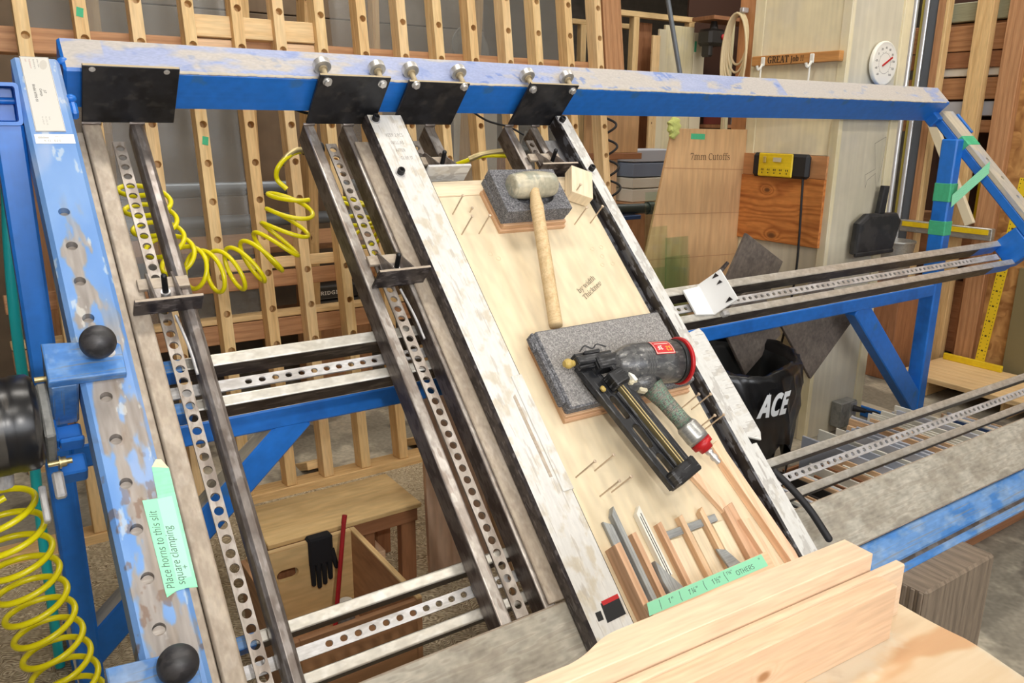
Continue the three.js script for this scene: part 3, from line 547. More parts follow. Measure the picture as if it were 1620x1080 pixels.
head('dark clamp head on the leftmost arm, beside the yellow coil hose', 0.218, 0.335, 0.843, -0.074, 0.236, 0.325, 0.909);
head('dark clamp head just left of the wide white fence bar', 0.678, 0.797, 0.843, -0.058, 0.69, 0.765, 0.915);
head('pale painted clamp head above the plywood panel, right of the wide white bar', 0.904, 1.02, 1.125, -0.063, 0.925, 1.0, 1.19, true);
head('brown clamp head behind the mallet block, beside the narrow white bar', 1.234, 1.35, 1.125, -0.065, 1.244, 1.344, 1.195);
for (const [x, y, lab] of [[0.298, 0.79, 'thin release spring rod under the leftmost clamp head'], [0.752, 0.79, 'thin release spring rod under the clamp head by the white bar']]) single('spring_rod', lab, 'rod', tube([[x - 0.01, y + 0.04, -0.12], [x - 0.002, y - 0.03, -0.122], [x, y - 0.085, -0.124]], 0.0028, 20, 8), M.zinc, [x, y - 0.085, -0.124], R, 'release rods under the clamp heads');

// white fence bars
function socketBolt(t, x, y, n) { const b = t.part('socket_bolt', lathe([[0, 0.004], [0.0045, 0.004], [0.0045, 0.014], [0.0075, 0.014], [0.0085, 0.012], [0.0085, 0]], [x, y, n], [0, 0, 1], 20), M.black, { label: 'black socket head bolt' }); t.part('washer', cyl([x, y, n - 0.0005], [x, y, n + 0.0015], 0.012, 0.012, 20), M.zinc, { to: b }); }
{
  const t = new Thing('fence_bar', 'wide white painted fence bar with glue drips and a torn sticker', 'fence bar', [0.855, 0.02, -0.114], R);
  const g = cbox(0.806, 0.903, 0.018, 1.296, -0.1124, -0.073, 0.005, { face: 'pz', grain: 'y' });
  t.part('bar', g, [M.dark, M.white]);
  socketBolt(t, 0.826, 1.275, -0.073); socketBolt(t, 0.83, 1.11, -0.073);
  t.part('worn_strip', poly([[0.862, 0.335], [0.869, 0.335], [0.868, 0.52], [0.861, 0.515]], -0.0732, -0.0722, 0), M.steelSoft, { label: 'bare grey strip where the paint is rubbed off' });
  t.part('raised_edge', cbox(0.876, 0.9025, 0.30, 0.56, -0.0735, -0.0705, 0.001, { grain: 'y' }), M.white, { label: 'raised white strip at the right edge' });
  t.part('sticker', poly([[0.847, 0.05], [0.892, 0.052], [0.893, 0.088], [0.85, 0.085]], -0.0732, -0.0724), M.black, { label: 'torn dark sticker' });
  t.part('sticker_print', quad([[0.854, 0.08, -0.0722], [0.893, 0.082, -0.0722], [0.893, 0.09, -0.0722], [0.852, 0.088, -0.0722]]), M.redPaint, { label: 'red strip of the torn sticker' });
  t.part('label_remnant', quad([[0.83, 0.058, -0.0725], [0.843, 0.058, -0.0725], [0.844, 0.074, -0.0725], [0.831, 0.074, -0.0725]]), M.black);
  const wr = inkOnly(512, 512, (c, w, h) => { c.fillStyle = 'rgba(120,112,104,0.55)'; c.font = '62px sans-serif'; ['KEEP 2 PCS', 'WELL AS', 'AFTER', 'GLUE IT'].forEach((s, i) => c.fillText(s, 60 + i * 30, 90 + i * 110)); });
  t.part('handwriting', quad([[0.826, 1.13, -0.0724], [0.9, 1.13, -0.0724], [0.9, 1.24, -0.0724], [0.826, 1.24, -0.0724]]), wr, { label: 'faint handwritten notes' });
}
{
  const t = new Thing('fence_bar', 'narrow white painted fence bar with chipped black side, right of the panel', 'fence bar', [1.39, 0.0, -0.12], R);
  t.part('bar', cbox(1.366, 1.408, 0.0, 1.298, -0.116, -0.07, 0.004, { face: 'pz', grain: 'y' }), [M.chipped, M.white2]);
  t.part('lower_flange', cbox(1.352, 1.3655, 0.02, 1.15, -0.118, -0.1, 0.002, { grain: 'y' }), M.chipped, { label: 'chipped lower flange' });
  t.part('side_plate', poly([[1.4085, 0.298], [1.444, 0.282], [1.455, 0.3], [1.455, 0.575], [1.448, 0.59], [1.4085, 0.583]], -0.08, -0.074, 0.001), M.white2, { label: 'white flat plate bolted along the bar' });
  t.part('lower_plate', cbox(1.4085, 1.43, 0.0, 0.28, -0.09, -0.078, 0.001, { grain: 'y' }), M.white2);
  socketBolt(t, 1.376, 1.275, -0.07); socketBolt(t, 1.383, 1.1, -0.07);
}
single('rubber_rod', 'black rubber rod hanging off the narrow white bar over the grey rail', 'rod', mg(tube([[1.447, 0.205, -0.09], [1.462, 0.16, -0.085], [1.478, 0.1, -0.083], [1.487, 0.03, -0.085]], 0.0085, 40, 12), ball([1.447, 0.206, -0.09], 0.0088, 1, 1, 1, 12), ball([1.487, 0.029, -0.085], 0.0086, 1, 1, 1, 12)), M.rubber, [1.487, 0.03, -0.095], R);
{
  // tape covered clamp head on the right hand guide tubes
  const t = new Thing('sliding_clamp', 'clamp head wrapped in white tape on the right guide tubes', 'clamp head', [1.64, 0.71, -0.17], R);
  const prof = (d) => { const g = poly([[1.57, 0.672], [1.632, 0.664], [1.637, 0.757], [1.572, 0.752]], -0.171, -0.165, 0.001); return g; };
  t.part('base_plate', prof(), M.tapeWhite);
  const face = cbox(0, 0.006, 0.664, 0.762, 0, 0.078, 0.001); face.rotateY(0.42); face.translate(1.634, 0, -0.169);
  t.part('face_plate', face, M.tapeWhite, { label: 'upright white face with torn corners' });
  const tear = (y, h, w) => { const g = poly([[0, 0], [w, h * 0.3], [w * 0.2, h]], 0, 0.0012); g.rotateY(-Math.PI / 2); g.rotateZ(0); g.translate(-0.001, y, 0.066); g.rotateY(0.42); g.translate(1.634, 0, -0.169); return g; };
  t.part('torn_patch', mg(tear(0.748, 0.012, -0.02), tear(0.727, 0.01, -0.018), tear(0.67, 0.012, -0.022)), M.dark);
  t.part('back_bracket', mg(cbox(1.645, 1.7, 0.685, 0.742, -0.165, -0.15, 0.002), cbox(1.66, 1.668, 0.69, 0.74, -0.15, -0.11, 0.001)), M.steel);
  t.part('handle_bar', rot(cbox(1.67, 1.73, 0.752, 0.762, -0.14, -0.105, 0.002), 'Z', 0.5, [1.67, 0.757, -0.12]), M.dark);
  t.part('square_nut', cbox(1.66, 1.682, 0.652, 0.668, -0.172, -0.157, 0.002), M.zinc);
}
// locking blocks with ball knobs on the side beam
function lockBlock(label, y, knobX, full) {
  const t = new Thing('locking_block', label, 'locking block', [0.11, y, 0], R, 'locking blocks on the side beam');
  t.part('saddle', mg(poly([[0.062, y - 0.034], [0.167, y - 0.036], [0.168, y + 0.015], [0.16, y + 0.024], [0.062, y + 0.034]], 0.001, 0.02, 0.003), cbox(0.0625, 0.1025, y - 0.034, y + 0.034, -0.128, 0.003, 0.004)), M.blueLight);
  const k = t.part('ball_knob', mg(ball([knobX, y + 0.003, 0.054], 0.0255, 1, 1, 1, 36), cyl([knobX, y + 0.003, 0.02], [knobX, y + 0.003, 0.036], 0.009, 0.013, 18)), M.knob, { label: 'black ball knob' });
  t.part('pin_hole', cyl([0.15, y + 0.002, 0.0195], [0.15, y + 0.002, 0.0203], 0.008, 0.008, 18), M.zinc);
  if (full) {
    t.part('yoke', mg(cbox(0.0635, 0.1025, y - 0.075, y - 0.036, -0.14, -0.122, 0.003), cbox(0.0635, 0.068, y - 0.075, y - 0.036, -0.122, -0.095, 0.002), cbox(0.068, 0.1025, y - 0.078, y - 0.07, -0.122, -0.098, 0.002)), M.blue);
    t.part('yoke_arm', cbox(0.063, 0.1025, y - 0.11, y - 0.076, -0.19, -0.15, 0.003), M.blue);
  }
}
M.blueLight = grime([64, 118, 184], [[[104, 144, 194], 0.46, 0.62, 0.8], [[142, 158, 184], 0.54, 0.68, 0.6], [[120, 110, 100], 0.7, 0.76, 0.5]], { tu: 0.25, tv: 0.25, rough: 0.5 });
M.knob = grime([44, 43, 46], [[[74, 72, 72], 0.48, 0.62, 0.6], [[30, 30, 32], 0.5, 0.68, 0.6]], { tu: 1, tv: 1, f: 6, grain: 0.12, rough: 0.5 });
lockBlock('upper locking block with black ball knob, bolted beside the black motor', 0.687, 0.1335, true);
lockBlock('lower locking block with black ball knob at the bottom of the side beam', 0.2, 0.14, false);
// air motor left of the side beam
{
  const t = new Thing('air_motor', 'dusty black round air motor at the left edge beside the side beam', 'air motor', [-0.02, 0.62, -0.1], R);
  const c = [0.052, 0.64, -0.07];
  t.part('body', lathe([[0, -0.19], [0.05, -0.19], [0.068, -0.17], [0.074, -0.14], [0.074, -0.05], [0.0725, -0.046], [0.0725, -0.036], [0.074, -0.032], [0.073, -0.012], [0.066, -0.004], [0.05, 0], [0, 0]], [c[0] - 0.004, c[1], c[2]], [1, 0, 0], 44), M.motor);
  t.part('flange', mg(cbox(0.047, 0.0615, c[1] - 0.052, c[1] + 0.04, c[2] - 0.06, c[2] + 0.045, 0.003)), M.grayCast, { label: 'grey cast flange' });
  for (const [dy, dn] of [[0.045, 0.045], [-0.06, -0.035]]) { const p = [0.05, c[1] + dy, c[2] + dn]; t.part('bolt', mg(hexbolt([0.062, p[1], p[2]], [1, 0, 0], 0.008, 0.01), cyl([0.047, p[1], p[2]], [0.08, p[1], p[2]], 0.0045, 0.0045, 12)), M.brass); }
  t.part('hose_bracket', mg(cbox(0.05, 0.066, c[1] - 0.105, c[1] - 0.062, c[2] - 0.075, c[2] - 0.06, 0.003), cbox(0.03, 0.04, c[1] - 0.13, c[1] - 0.07, c[2] - 0.1, c[2] - 0.085, 0.002)), M.zinc);
}
// ---------------------------------------------------------------- plywood panel between the fence bars and what lies on it
{
  const t = new Thing('work_board', 'pale plywood panel lying between the two white fence bars', 'panel', [1.13, 0.0, -0.118], R);
  t.part('sheet', cbox(0.904, 1.352, -0.02, 1.057, -0.117, -0.1, 0.001, { face: 'pz', grain: 'y' }), [M.plyEdge, M.birch]);
  t.part('top_batten', cbox(0.904, 1.352, 1.058, 1.104, -0.117, -0.099, 0.0015, { grain: 'x' }), M.maple, { label: 'pale batten along the top edge' });
  t.part('handwriting', quad([[1.16, 0.715, -0.0995], [1.25, 0.715, -0.0995], [1.25, 0.80, -0.0995], [1.16, 0.80, -0.0995]]), inkOnly(512, 512, (c, w, h) => {
    c.translate(w / 2, h / 2); c.rotate(-0.5); c.fillStyle = 'rgba(70,62,54,0.85)'; c.font = 'italic 104px serif'; c.fillText('by width', -190, -30); c.fillText('Thickness', -210, 90);
  }), { label: 'pencil note' });
  const dents = []; for (const [x, y] of [[1.28, 0.87], [1.31, 0.872], [1.298, 0.845], [1.285, 0.82], [1.318, 0.82], [0.985, 0.885], [1.0, 0.87]]) dents.push(new THREE.TorusGeometry(0.0055, 0.0007, 6, 18).translate(x, y, -0.0998));
  t.part('dent_marks', mg(dents), M.birch);
}
// padded block and mallet
{
  const t = new Thing('foam_block', 'small grey foam block on plywood cradling the mallet head', 'foam block', [1.13, 0.938, -0.1], R, 'foam rests on the panel');
  t.part('plywood_base', mg(cbox(1.032, 1.226, 0.938, 1.062, -0.1, -0.0885, 0.001), cbox(1.036, 1.222, 0.942, 1.062, -0.0884, -0.075, 0.001)), M.plyEdge);
  const s = new THREE.Shape(); s.moveTo(0.985 + 0.045, 0.948); s.lineTo(1.216, 0.948); s.lineTo(1.22, 1.07); s.lineTo(1.034, 1.074); s.closePath();
  const h = new THREE.Path(); h.moveTo(1.075, 0.975); h.bezierCurveTo(1.1, 0.958, 1.16, 0.958, 1.178, 0.98); h.bezierCurveTo(1.195, 1.01, 1.19, 1.04, 1.168, 1.05); h.bezierCurveTo(1.13, 1.06, 1.09, 1.055, 1.075, 1.045); h.bezierCurveTo(1.062, 1.02, 1.062, 0.995, 1.075, 0.975); s.holes.push(h);
  const g = new THREE.ExtrudeGeometry(s, { depth: 0.026, bevelEnabled: true, bevelThickness: 0.001, bevelSize: 0.001, bevelSegments: 1, curveSegments: 12 }); g.translate(0, 0, -0.056);
  t.part('foam', mg(uvs(g, 'x'), cbox(1.0301, 1.217, 0.948, 1.072, -0.0748, -0.0565, 0.001)), M.foam);
}
{
  const t = new Thing('mallet', 'worn rubber mallet with wooden handle lying on the foam block', 'mallet', [1.1, 0.95, -0.03], R);
  const c = V(1.118, 1.008, -0.012), d = V(0.125, 0.0, 0.0).normalize();
  const q = [[0, -0.062], [0.02, -0.0625], [0.027, -0.059], [0.029, -0.052], [0.0325, -0.02], [0.0332, 0], [0.0325, 0.02], [0.029, 0.052], [0.027, 0.059], [0.02, 0.0625], [0, 0.062]];
  t.part('mallet_head', lathe(q, c.toArray(), d.toArray(), 40), M.malletRubber, { label: 'round rubber head, dirty grey green' });
  const h0 = V(1.106, 0.985, 0.0), h1 = V(1.028, 0.648, -0.055), ax = h1.clone().sub(h0);
  const L = ax.length();
  t.part('handle', lathe([[0.0, 0], [0.0115, 0.002], [0.012, 0.02], [0.0135, 0.03], [0.016, 0.045], [0.0152, 0.08], [0.0156, 0.16], [0.0152, L - 0.03], [0.0156, L - 0.006], [0.0145, L], [0, L]], h0.toArray(), ax.toArray(), 24), M.malletWood);
}
single('wood_offcut', 'square pale offcut block leaning in the corner beside the mallet', 'wood block', (() => { const g = bx(0, 0, 0, 0.062, 0.088, 0.036, 0.001, { grain: 'y' }); g.rotateZ(-0.42); g.rotateX(0.1); g.translate(1.318, 1.05, -0.0735); return g; })(), M.maple, [1.31, 1.02, -0.1], R);
// nails standing in the panel
{
  const spots = [[0.935, 1.005], [0.934, 0.945], [0.98, 0.944], [0.982, 1.007, 0.012], [1.286, 1.022], [1.345, 1.035, 0.024], [1.266, 0.949], [1.317, 0.949], [1.284, 0.409], [1.317, 0.402], [1.296, 0.352], [1.322, 0.348], [0.938, 0.327], [0.988, 0.329], [0.972, 0.276], [1.004, 0.277]];
  const where = ['upper left, beside the white bar', 'lower left, beside the white bar', 'left of the mallet block, nearest its plywood base', 'driven in flush left of the mallet block', 'in front of the pale offcut block', 'beside the chipped bar next to the offcut', 'below the offcut block', 'nearest the chipped bar, below the offcut', 'right of the nailer handle, upper', 'right of the nailer handle, beside the chipped bar', 'right of the nailer, lower, short', 'right of the nailer, lower, beside the chipped bar', 'below the large foam rest, far left', 'below the large foam rest, second from left', 'lowest on the left of the panel', 'lowest pair on the panel, right one'];
  spots.forEach(([x, y, h = 0.062], i) => {
    const tilt = i > 7 ? [0.012, 0.004] : [0.002, 0.002];
    const t = new Thing('nail', `steel nail standing in the panel, ${where[i]}`, 'nail', [x, y, -0.1], R, 'nails in the plywood panel');
    t.part('shank', cyl([x, y, -0.103], [x + tilt[0], y + tilt[1], -0.1 + h], 0.0017, 0.0017, 8), M.nailSteel);
    t.part('nail_head', lathe([[0, 0.003], [0.0035, 0.003], [0.004, 0.002], [0.0018, -0.002], [0, -0.002]], [x + tilt[0], y + tilt[1], -0.1 + h], [tilt[0], tilt[1], h], 12), M.nailSteel);
  });
}
// foam rest and finish nailer
{
  const t = new Thing('foam_rest', 'large grey foam rest on plywood under the black nail gun', 'foam block', [1.14, 0.442, -0.1], R, 'foam rests on the panel');
  t.part('plywood_base', mg(cbox(0.966, 1.33, 0.442, 0.63, -0.1, -0.088, 0.001), cbox(0.962, 1.326, 0.448, 0.632, -0.0879, -0.0765, 0.001)), M.plyEdge);
  t.part('foam', cbox(0.962, 1.322, 0.452, 0.64, -0.0764, -0.046, 0.004, { face: 'pz' }), [M.foam, M.foamDust]);
  t.part('foam_edge', mg(cbox(0.953, 0.963, 0.47, 0.64, -0.076, -0.05, 0.003), cbox(0.948, 0.956, 0.6, 0.632, -0.07, -0.055, 0.003)), M.foam);
}
{
  const t = new Thing('nail_gun', 'black and grey pneumatic nail gun with red end cap on the foam rest', 'nail gun', [1.14, 0.44, -0.045], R);
  const ax = V(0.985, -0.13, 0.02).normalize(), p0 = [1.083, 0.507, 0.0];
  t.part('cylinder_body', lathe([[0, -0.012], [0.018, -0.012], [0.028, 0.0], [0.038, 0.02], [0.0435, 0.04], [0.0445, 0.055], [0.0435, 0.058], [0.0445, 0.061], [0.0435, 0.064], [0.0445, 0.067], [0.0435, 0.07], [0.0445, 0.074], [0.0465, 0.12], [0.047, 0.15], [0, 0.15]], p0, ax.toArray(), 40), M.magnesium, { label: 'grey magnesium cylinder body' });
  const at = (s) => [p0[0] + ax.x * s, p0[1] + ax.y * s, p0[2] + ax.z * s];
  t.part('cap_gasket', lathe([[0.0, 0], [0.0478, 0], [0.0485, 0.004], [0.0485, 0.01], [0.047, 0.014], [0, 0.014]], at(0.15), ax.toArray(), 40), M.black);
  const cap = t.part('end_cap', lathe([[0, 0], [0.051, 0], [0.053, 0.003], [0.0525, 0.008], [0.048, 0.012], [0.02, 0.015], [0, 0.015]], at(0.163), ax.toArray(), 40), M.redPaint, { label: 'red end cap' });
  t.part('exhaust_cover', lathe([[0, 0], [0.034, 0], [0.03, 0.012], [0, 0.014]], at(0.176), ax.toArray(), 28), M.black, { to: cap });
  const lab = print(256, 160, (c, w, h) => { c.fillStyle = '#c0262b'; c.fillRect(0, 0, w, h); c.strokeStyle = '#e8d8c8'; c.lineWidth = 6; c.strokeRect(10, 10, w - 20, h - 20); c.fillStyle = '#d9a92c'; c.font = 'bold 70px sans-serif'; c.fillText('S2', 26, 80); c.fillStyle = '#f0e6dc'; c.font = 'bold 62px sans-serif'; c.fillText('3F', 140, 90); c.fillRect(30, 112, 190, 8); });
  // curved label on the cylinder
  { const g = new THREE.CylinderGeometry(0.0474, 0.0468, 0.05, 14, 1, true, -0.75, 0.85); const uv = g.attributes.uv; for (let i = 0; i < uv.count; i++) uv.setXY(i, 1 - uv.getY(i), uv.getX(i)); g.rotateY(0); g.applyQuaternion(new THREE.Quaternion().setFromUnitVectors(V(0, 1, 0), ax)); g.translate(...at(0.1)); t.part('body_label', keepUV(g), lab, { label: 'red label on the body' }); }
  // nose and driver guide
  t.part('nose', mg(cbox(0.985, 1.08, 0.52, 0.54, -0.012, 0.012, 0.003), cbox(0.99, 1.03, 0.513, 0.549, -0.016, 0.004, 0.002), cbox(1.03, 1.09, 0.5, 0.53, -0.02, 0.018, 0.004), cbox(1.01, 1.05, 0.539, 0.546, 0.006, 0.014, 0.001)), M.gunBlack);
  t.part('nose_tip', mg(ball([0.972, 0.533, -0.004], 0.011, 1, 1, 0.9, 16), cyl([0.962, 0.534, -0.004], [0.99, 0.531, -0.004], 0.0068, 0.0068, 14)), M.amber, { label: 'amber no mar tip' });
  t.part('safety_wire', tube([[1.005, 0.55, 0.006], [1.02, 0.559, 0.01], [1.035, 0.549, 0.012], [1.05, 0.557, 0.012], [1.07, 0.548, 0.012]], 0.0017, 30, 6), M.gunBlack);
  // magazine: a slanted slotted plate with rail
  const a = V(0.998, 0.527, 0), b = V(1.082, 0.228, 0), u = b.clone().sub(a), ml = u.length(), ang = Math.atan2(u.y, u.x);
  const place = (g) => { g.rotateZ(ang); g.translate(a.x, a.y, 0); return g; };
  const slots = [slot(0.118, 0.0225, 0.058, 0.0165), slot(0.192, 0.0235, 0.058, 0.017), slot(0.262, 0.024, 0.05, 0.017)];
  t.part('magazine', place(poly([[0, 0], [ml, 0], [ml + 0.003, 0.066], [ml - 0.02, 0.068], [0.1, 0.05], [0.035, 0.04], [0.01, 0.022]], -0.03, -0.014, 0.0015, slots)), M.gunBlack, { label: 'long slotted black magazine' });
  t.part('magazine_rail', place(mg(cbox(0.07, ml - 0.01, 0.05, 0.072, -0.03, 0.004, 0.003), cbox(0.09, ml - 0.03, 0.037, 0.042, -0.014, -0.006, 0.001))), M.gunBlack);
  t.part('nail_channel', place(mg(cbox(0.085, ml - 0.025, 0.046, 0.049, -0.012, 0.001, 0.0005), cbox(0.085, ml - 0.025, 0.0505, 0.0525, -0.01, 0.0046, 0.0005))), M.brass);
  t.part('magazine_tail', place(cbox(ml - 0.03, ml + 0.004, 0.004, 0.08, -0.034, 0.008, 0.004)), M.gunBlack);
  t.part('depth_dial', place(mg(cbox(0.05, 0.085, 0.03, 0.07, -0.012, 0.018, 0.003), cbox(0.03, 0.06, 0.05, 0.058, 0.006, 0.016, 0.001))), M.gunBlack);
  t.part('release_latch', place(mg(cbox(0.062, 0.075, 0.008, 0.018, -0.014, -0.004, 0.003))), M.amber, { label: 'cream release latch' });
  t.part('sticker', place(cbox(0.055, 0.095, 0.074, 0.083, 0.006, 0.018, 0.001)), M.ivory, { label: 'white warning strip' });
  // handle
  const hd = V(0.045, -0.13, 0).normalize(), q0 = [1.152, 0.445, -0.008];
  t.part('grip', lathe([[0, 0], [0.026, 0.0], [0.0225, 0.02], [0.019, 0.04], [0.018, 0.09], [0.019, 0.104], [0, 0.104]], q0, hd.toArray(), 28), M.gripGreen, { label: 'dusty grip with worn green patch' });
  const at2 = (s) => [q0[0] + hd.x * s, q0[1] + hd.y * s, q0[2] + hd.z * s];
  t.part('handle_end', lathe([[0, 0], [0.02, 0], [0.0235, 0.006], [0.0245, 0.036], [0.023, 0.046], [0, 0.046]], at2(0.104), hd.toArray(), 28), M.aluminium, { label: 'silver handle end' });
  t.part('handle_cap', lathe([[0, 0], [0.0235, 0], [0.0225, 0.013], [0.016, 0.0145], [0.0145, 0.024], [0, 0.024]], at2(0.15), hd.toArray(), 24), M.redPaint, { label: 'red handle cap' });
  t.part('air_fitting', lathe([[0, 0], [0.0085, 0], [0.0085, 0.01], [0.0065, 0.012], [0.0065, 0.017], [0.0082, 0.019], [0.0082, 0.026], [0.006, 0.028], [0.006, 0.036], [0.003, 0.038], [0, 0.038]], at2(0.172), hd.toArray(), 18), M.chrome, { label: 'chrome air fitting' });
  t.part('trigger', mg(rot(cbox(1.108, 1.128, 0.432, 0.462, -0.006, 0.01, 0.003), 'Z', -0.4, [1.118, 0.447, 0]), cbox(1.085, 1.106, 0.452, 0.464, -0.004, 0.014, 0.004)), M.ivoryDirty);
  t.part('trigger_housing', mg(cbox(1.085, 1.15, 0.44, 0.47, -0.02, 0.012, 0.008), ball([1.13, 0.455, 0.0], 0.026, 1.2, 0.8, 0.9, 16)), M.magnesium);
}
// bin of wood strips behind the taped ledge
const strips = [
  [0.926, 0.941, 0.02, 0.172, 0.174, -0.06, M.redoak, 'thick tan oak strip, first from the wide white bar'],
  [0.9459, 0.9642, 0.06, 0.225, 0.214, -0.09, M.grayStrip, 'grey strip with a slanted top, behind the thick tan strip'],
  [0.9682, 0.9802, 0.02, 0.231, 0.246, -0.083, M.grayStrip, 'tall grey strip with a pointed top'],
  [0.9917, 1.0037, 0.02, 0.184, 0.185, -0.083, M.redoak, 'short brown strip right of the tall grey one'],
  [1.0263, 1.0421, 0.085, 0.218, 0.232, -0.085, M.ivory, 'tall white grooved strip with a slanted top'],
  [1.061, 1.073, 0.02, 0.185, 0.187, -0.083, M.redoak, 'narrow brown strip right of the white grooved one'],
  [1.0799, 1.1144, 0.02, 0.148, 0.146, -0.094, M.maple, 'short cream strip left of centre'],
  [1.1201, 1.1321, 0.02, 0.184, 0.186, -0.083, M.tanoak, 'tan strip in the middle of the bin'],
  [1.1438, 1.1732, 0.02, 0.148, 0.148, -0.094, M.maple, 'short cream strip with a small pencil mark'],
  [1.1792, 1.1912, 0.02, 0.179, 0.187, -0.083, M.tanoak, 'tan strip left of the widest brown strip'],
  [1.2047, 1.2372, 0.02, 0.148, 0.148, -0.094, M.maple, 'short cream strip beside the widest brown strip'],
  [1.2444, 1.2749, 0.02, 0.169, 0.175, -0.083, M.redoak, 'widest brown strip at the right of the bin'],
];
for (const [x0, x1, y0, tl, tr, n, m, lab] of strips) {
  const g = poly([[x0, y0], [x1, y0], [x1, tr], [x0, tl]], -0.0995, n, 0.0012, [], 'y');
  if (m === M.ivory) { const t = new Thing('wood_strip', lab, 'wood strip', [x0, y0, -0.0995], R, 'wood strips in the bin'); t.part('strip', g, m); t.part('groove', mg(cbox(x0 + 0.004, x0 + 0.0055, y0, tl - 0.008, n - 0.001, n + 0.0006, 0), cbox(x0 + 0.009, x0 + 0.0105, y0, tl - 0.002, n - 0.001, n + 0.0006, 0)), M.dark); }
  else single('wood_strip', lab, 'wood strip', g, m, [x0, y0, -0.0995], R, 'wood strips in the bin');
}
single('gray_strip_bent', 'grey weathered strip slipped down below the white grooved strip', 'wood strip', poly([[1.012, 0.03], [1.058, 0.03], [1.03, 0.08], [1.008, 0.12], [1.004, 0.08]], -0.09, -0.075, 0.001, [], 'y'), M.grayStrip, [1.02, 0.03, -0.09], R);
single('cross_strip', 'grey strip lying across behind the cream strips', 'wood strip', cbox(1.075, 1.222, 0.15, 0.166, -0.0995, -0.0915, 0.001), M.grayStrip, [1.15, 0.15, -0.0995], R);
single('fallen_strip', 'grey offcut slanting behind the tape near the widest strip', 'wood strip', poly([[1.178, 0.055], [1.212, 0.055], [1.192, 0.09], [1.17, 0.098]], -0.086, -0.08, 0.001), M.grayStrip, [1.19, 0.055, -0.086], R);
{
  const t = new Thing('strip_ledge', 'wooden ledge with green tape marked with strip widths', 'ledge', [1.09, 0.0, -0.1], R);
  t.part('ledge_bar', cbox(0.924, 1.255, 0.004, 0.054, -0.0575, -0.042, 0.0015, { grain: 'x' }), M.tanoak);
  t.part('ledge_shelf', cbox(0.924, 1.255, 0.0, 0.02, -0.0995, -0.0575, 0.0015, { grain: 'x' }), M.tanoak);
  t.part('tape', quad([[0.915, 0.0315, -0.0414], [1.238, 0.0275, -0.0414], [1.236, 0.053, -0.0414], [0.922, 0.0535, -0.0414]]), print(1024, 90, (c, w, h) => {
    c.fillStyle = '#8fd6ae'; c.fillRect(0, 0, w, h); c.fillStyle = '#3d4c45'; c.strokeStyle = '#3d4c45'; c.lineWidth = 4; c.font = '52px sans-serif';
    for (const x of [96, 262, 470, 655]) { c.beginPath(); c.moveTo(x, 12); c.lineTo(x + 6, 82); c.stroke(); }
    c.fillText('1"', 160, 66); c.fillText('1¼"', 330, 66); c.fillText('1½"', 535, 66); c.font = '34px sans-serif'; c.fillText('1⅝"', 672, 44); c.font = '46px sans-serif'; c.fillText('OTHERS', 748, 72); c.fillText('"', 975, 50);
  }), { label: 'green tape with pencilled sizes' });
}
for (const [pts, lab, n] of [
  [[[1.298, 0.304], [1.324, 0.312], [1.372, 0.0], [1.345, 0.0]], 'long pale fir strip leaning right beside the chipped bar', -0.078],
  [[[1.209, 0.255], [1.226, 0.265], [1.335, 0.0], [1.306, 0.0]], 'second pale fir strip slanting under the nail gun tail', -0.086],
  [[[1.262, 0.135], [1.285, 0.13], [1.3, 0.0], [1.278, 0.0]], 'short pale fir strip at the right end of the tape', -0.07],
]) single('fir_strip', lab, 'wood strip', poly(pts, -0.0995, n, 0.001, [], 'y'), M.paleFir, [pts[3][0], 0, -0.0995], R, 'pale fir strips on the right of the panel');
// tape on the side beam
{
  const note = print(256, 1024, (c, w, h) => {
    c.fillStyle = '#93e0b6'; c.fillRect(0, 0, w, h); c.fillStyle = '#a6ecc6'; c.fillRect(w * 0.45, 0, w * 0.5, h * 0.9);
    c.save(); c.translate(0, h); c.rotate(-Math.PI / 2); c.fillStyle = '#3f5248'; c.font = 'italic 88px sans-serif'; c.fillText('Place horns to this slit', 30, 84); c.fillText('square clamping', 40, 176); c.fillText('+', 190, 236); c.restore();
  });
  const t = new Thing('masking_tape', 'green masking tape with a handwritten note on the blue side beam', 'tape', [0.17, 0.305, 0.001], R);
  t.part('strip', poly([[0.152, 0.303], [0.17, 0.31], [0.193, 0.305], [0.1945, 0.49], [0.187, 0.505], [0.172, 0.497], [0.17, 0.447], [0.1495, 0.449]], 0.0004, 0.001), M.green);
  t.part('handwriting', quad([[0.1515, 0.308, 0.0012], [0.191, 0.308, 0.0012], [0.191, 0.446, 0.0012], [0.151, 0.446, 0.0012]]), note, { label: 'pencilled note on the tape' });
  t.part('curled_end', quad([[0.172, 0.497, 0.0012], [0.194, 0.49, 0.0012], [0.187, 0.506, 0.0012], [0.18, 0.508, 0.0012]]), M.cream);
}
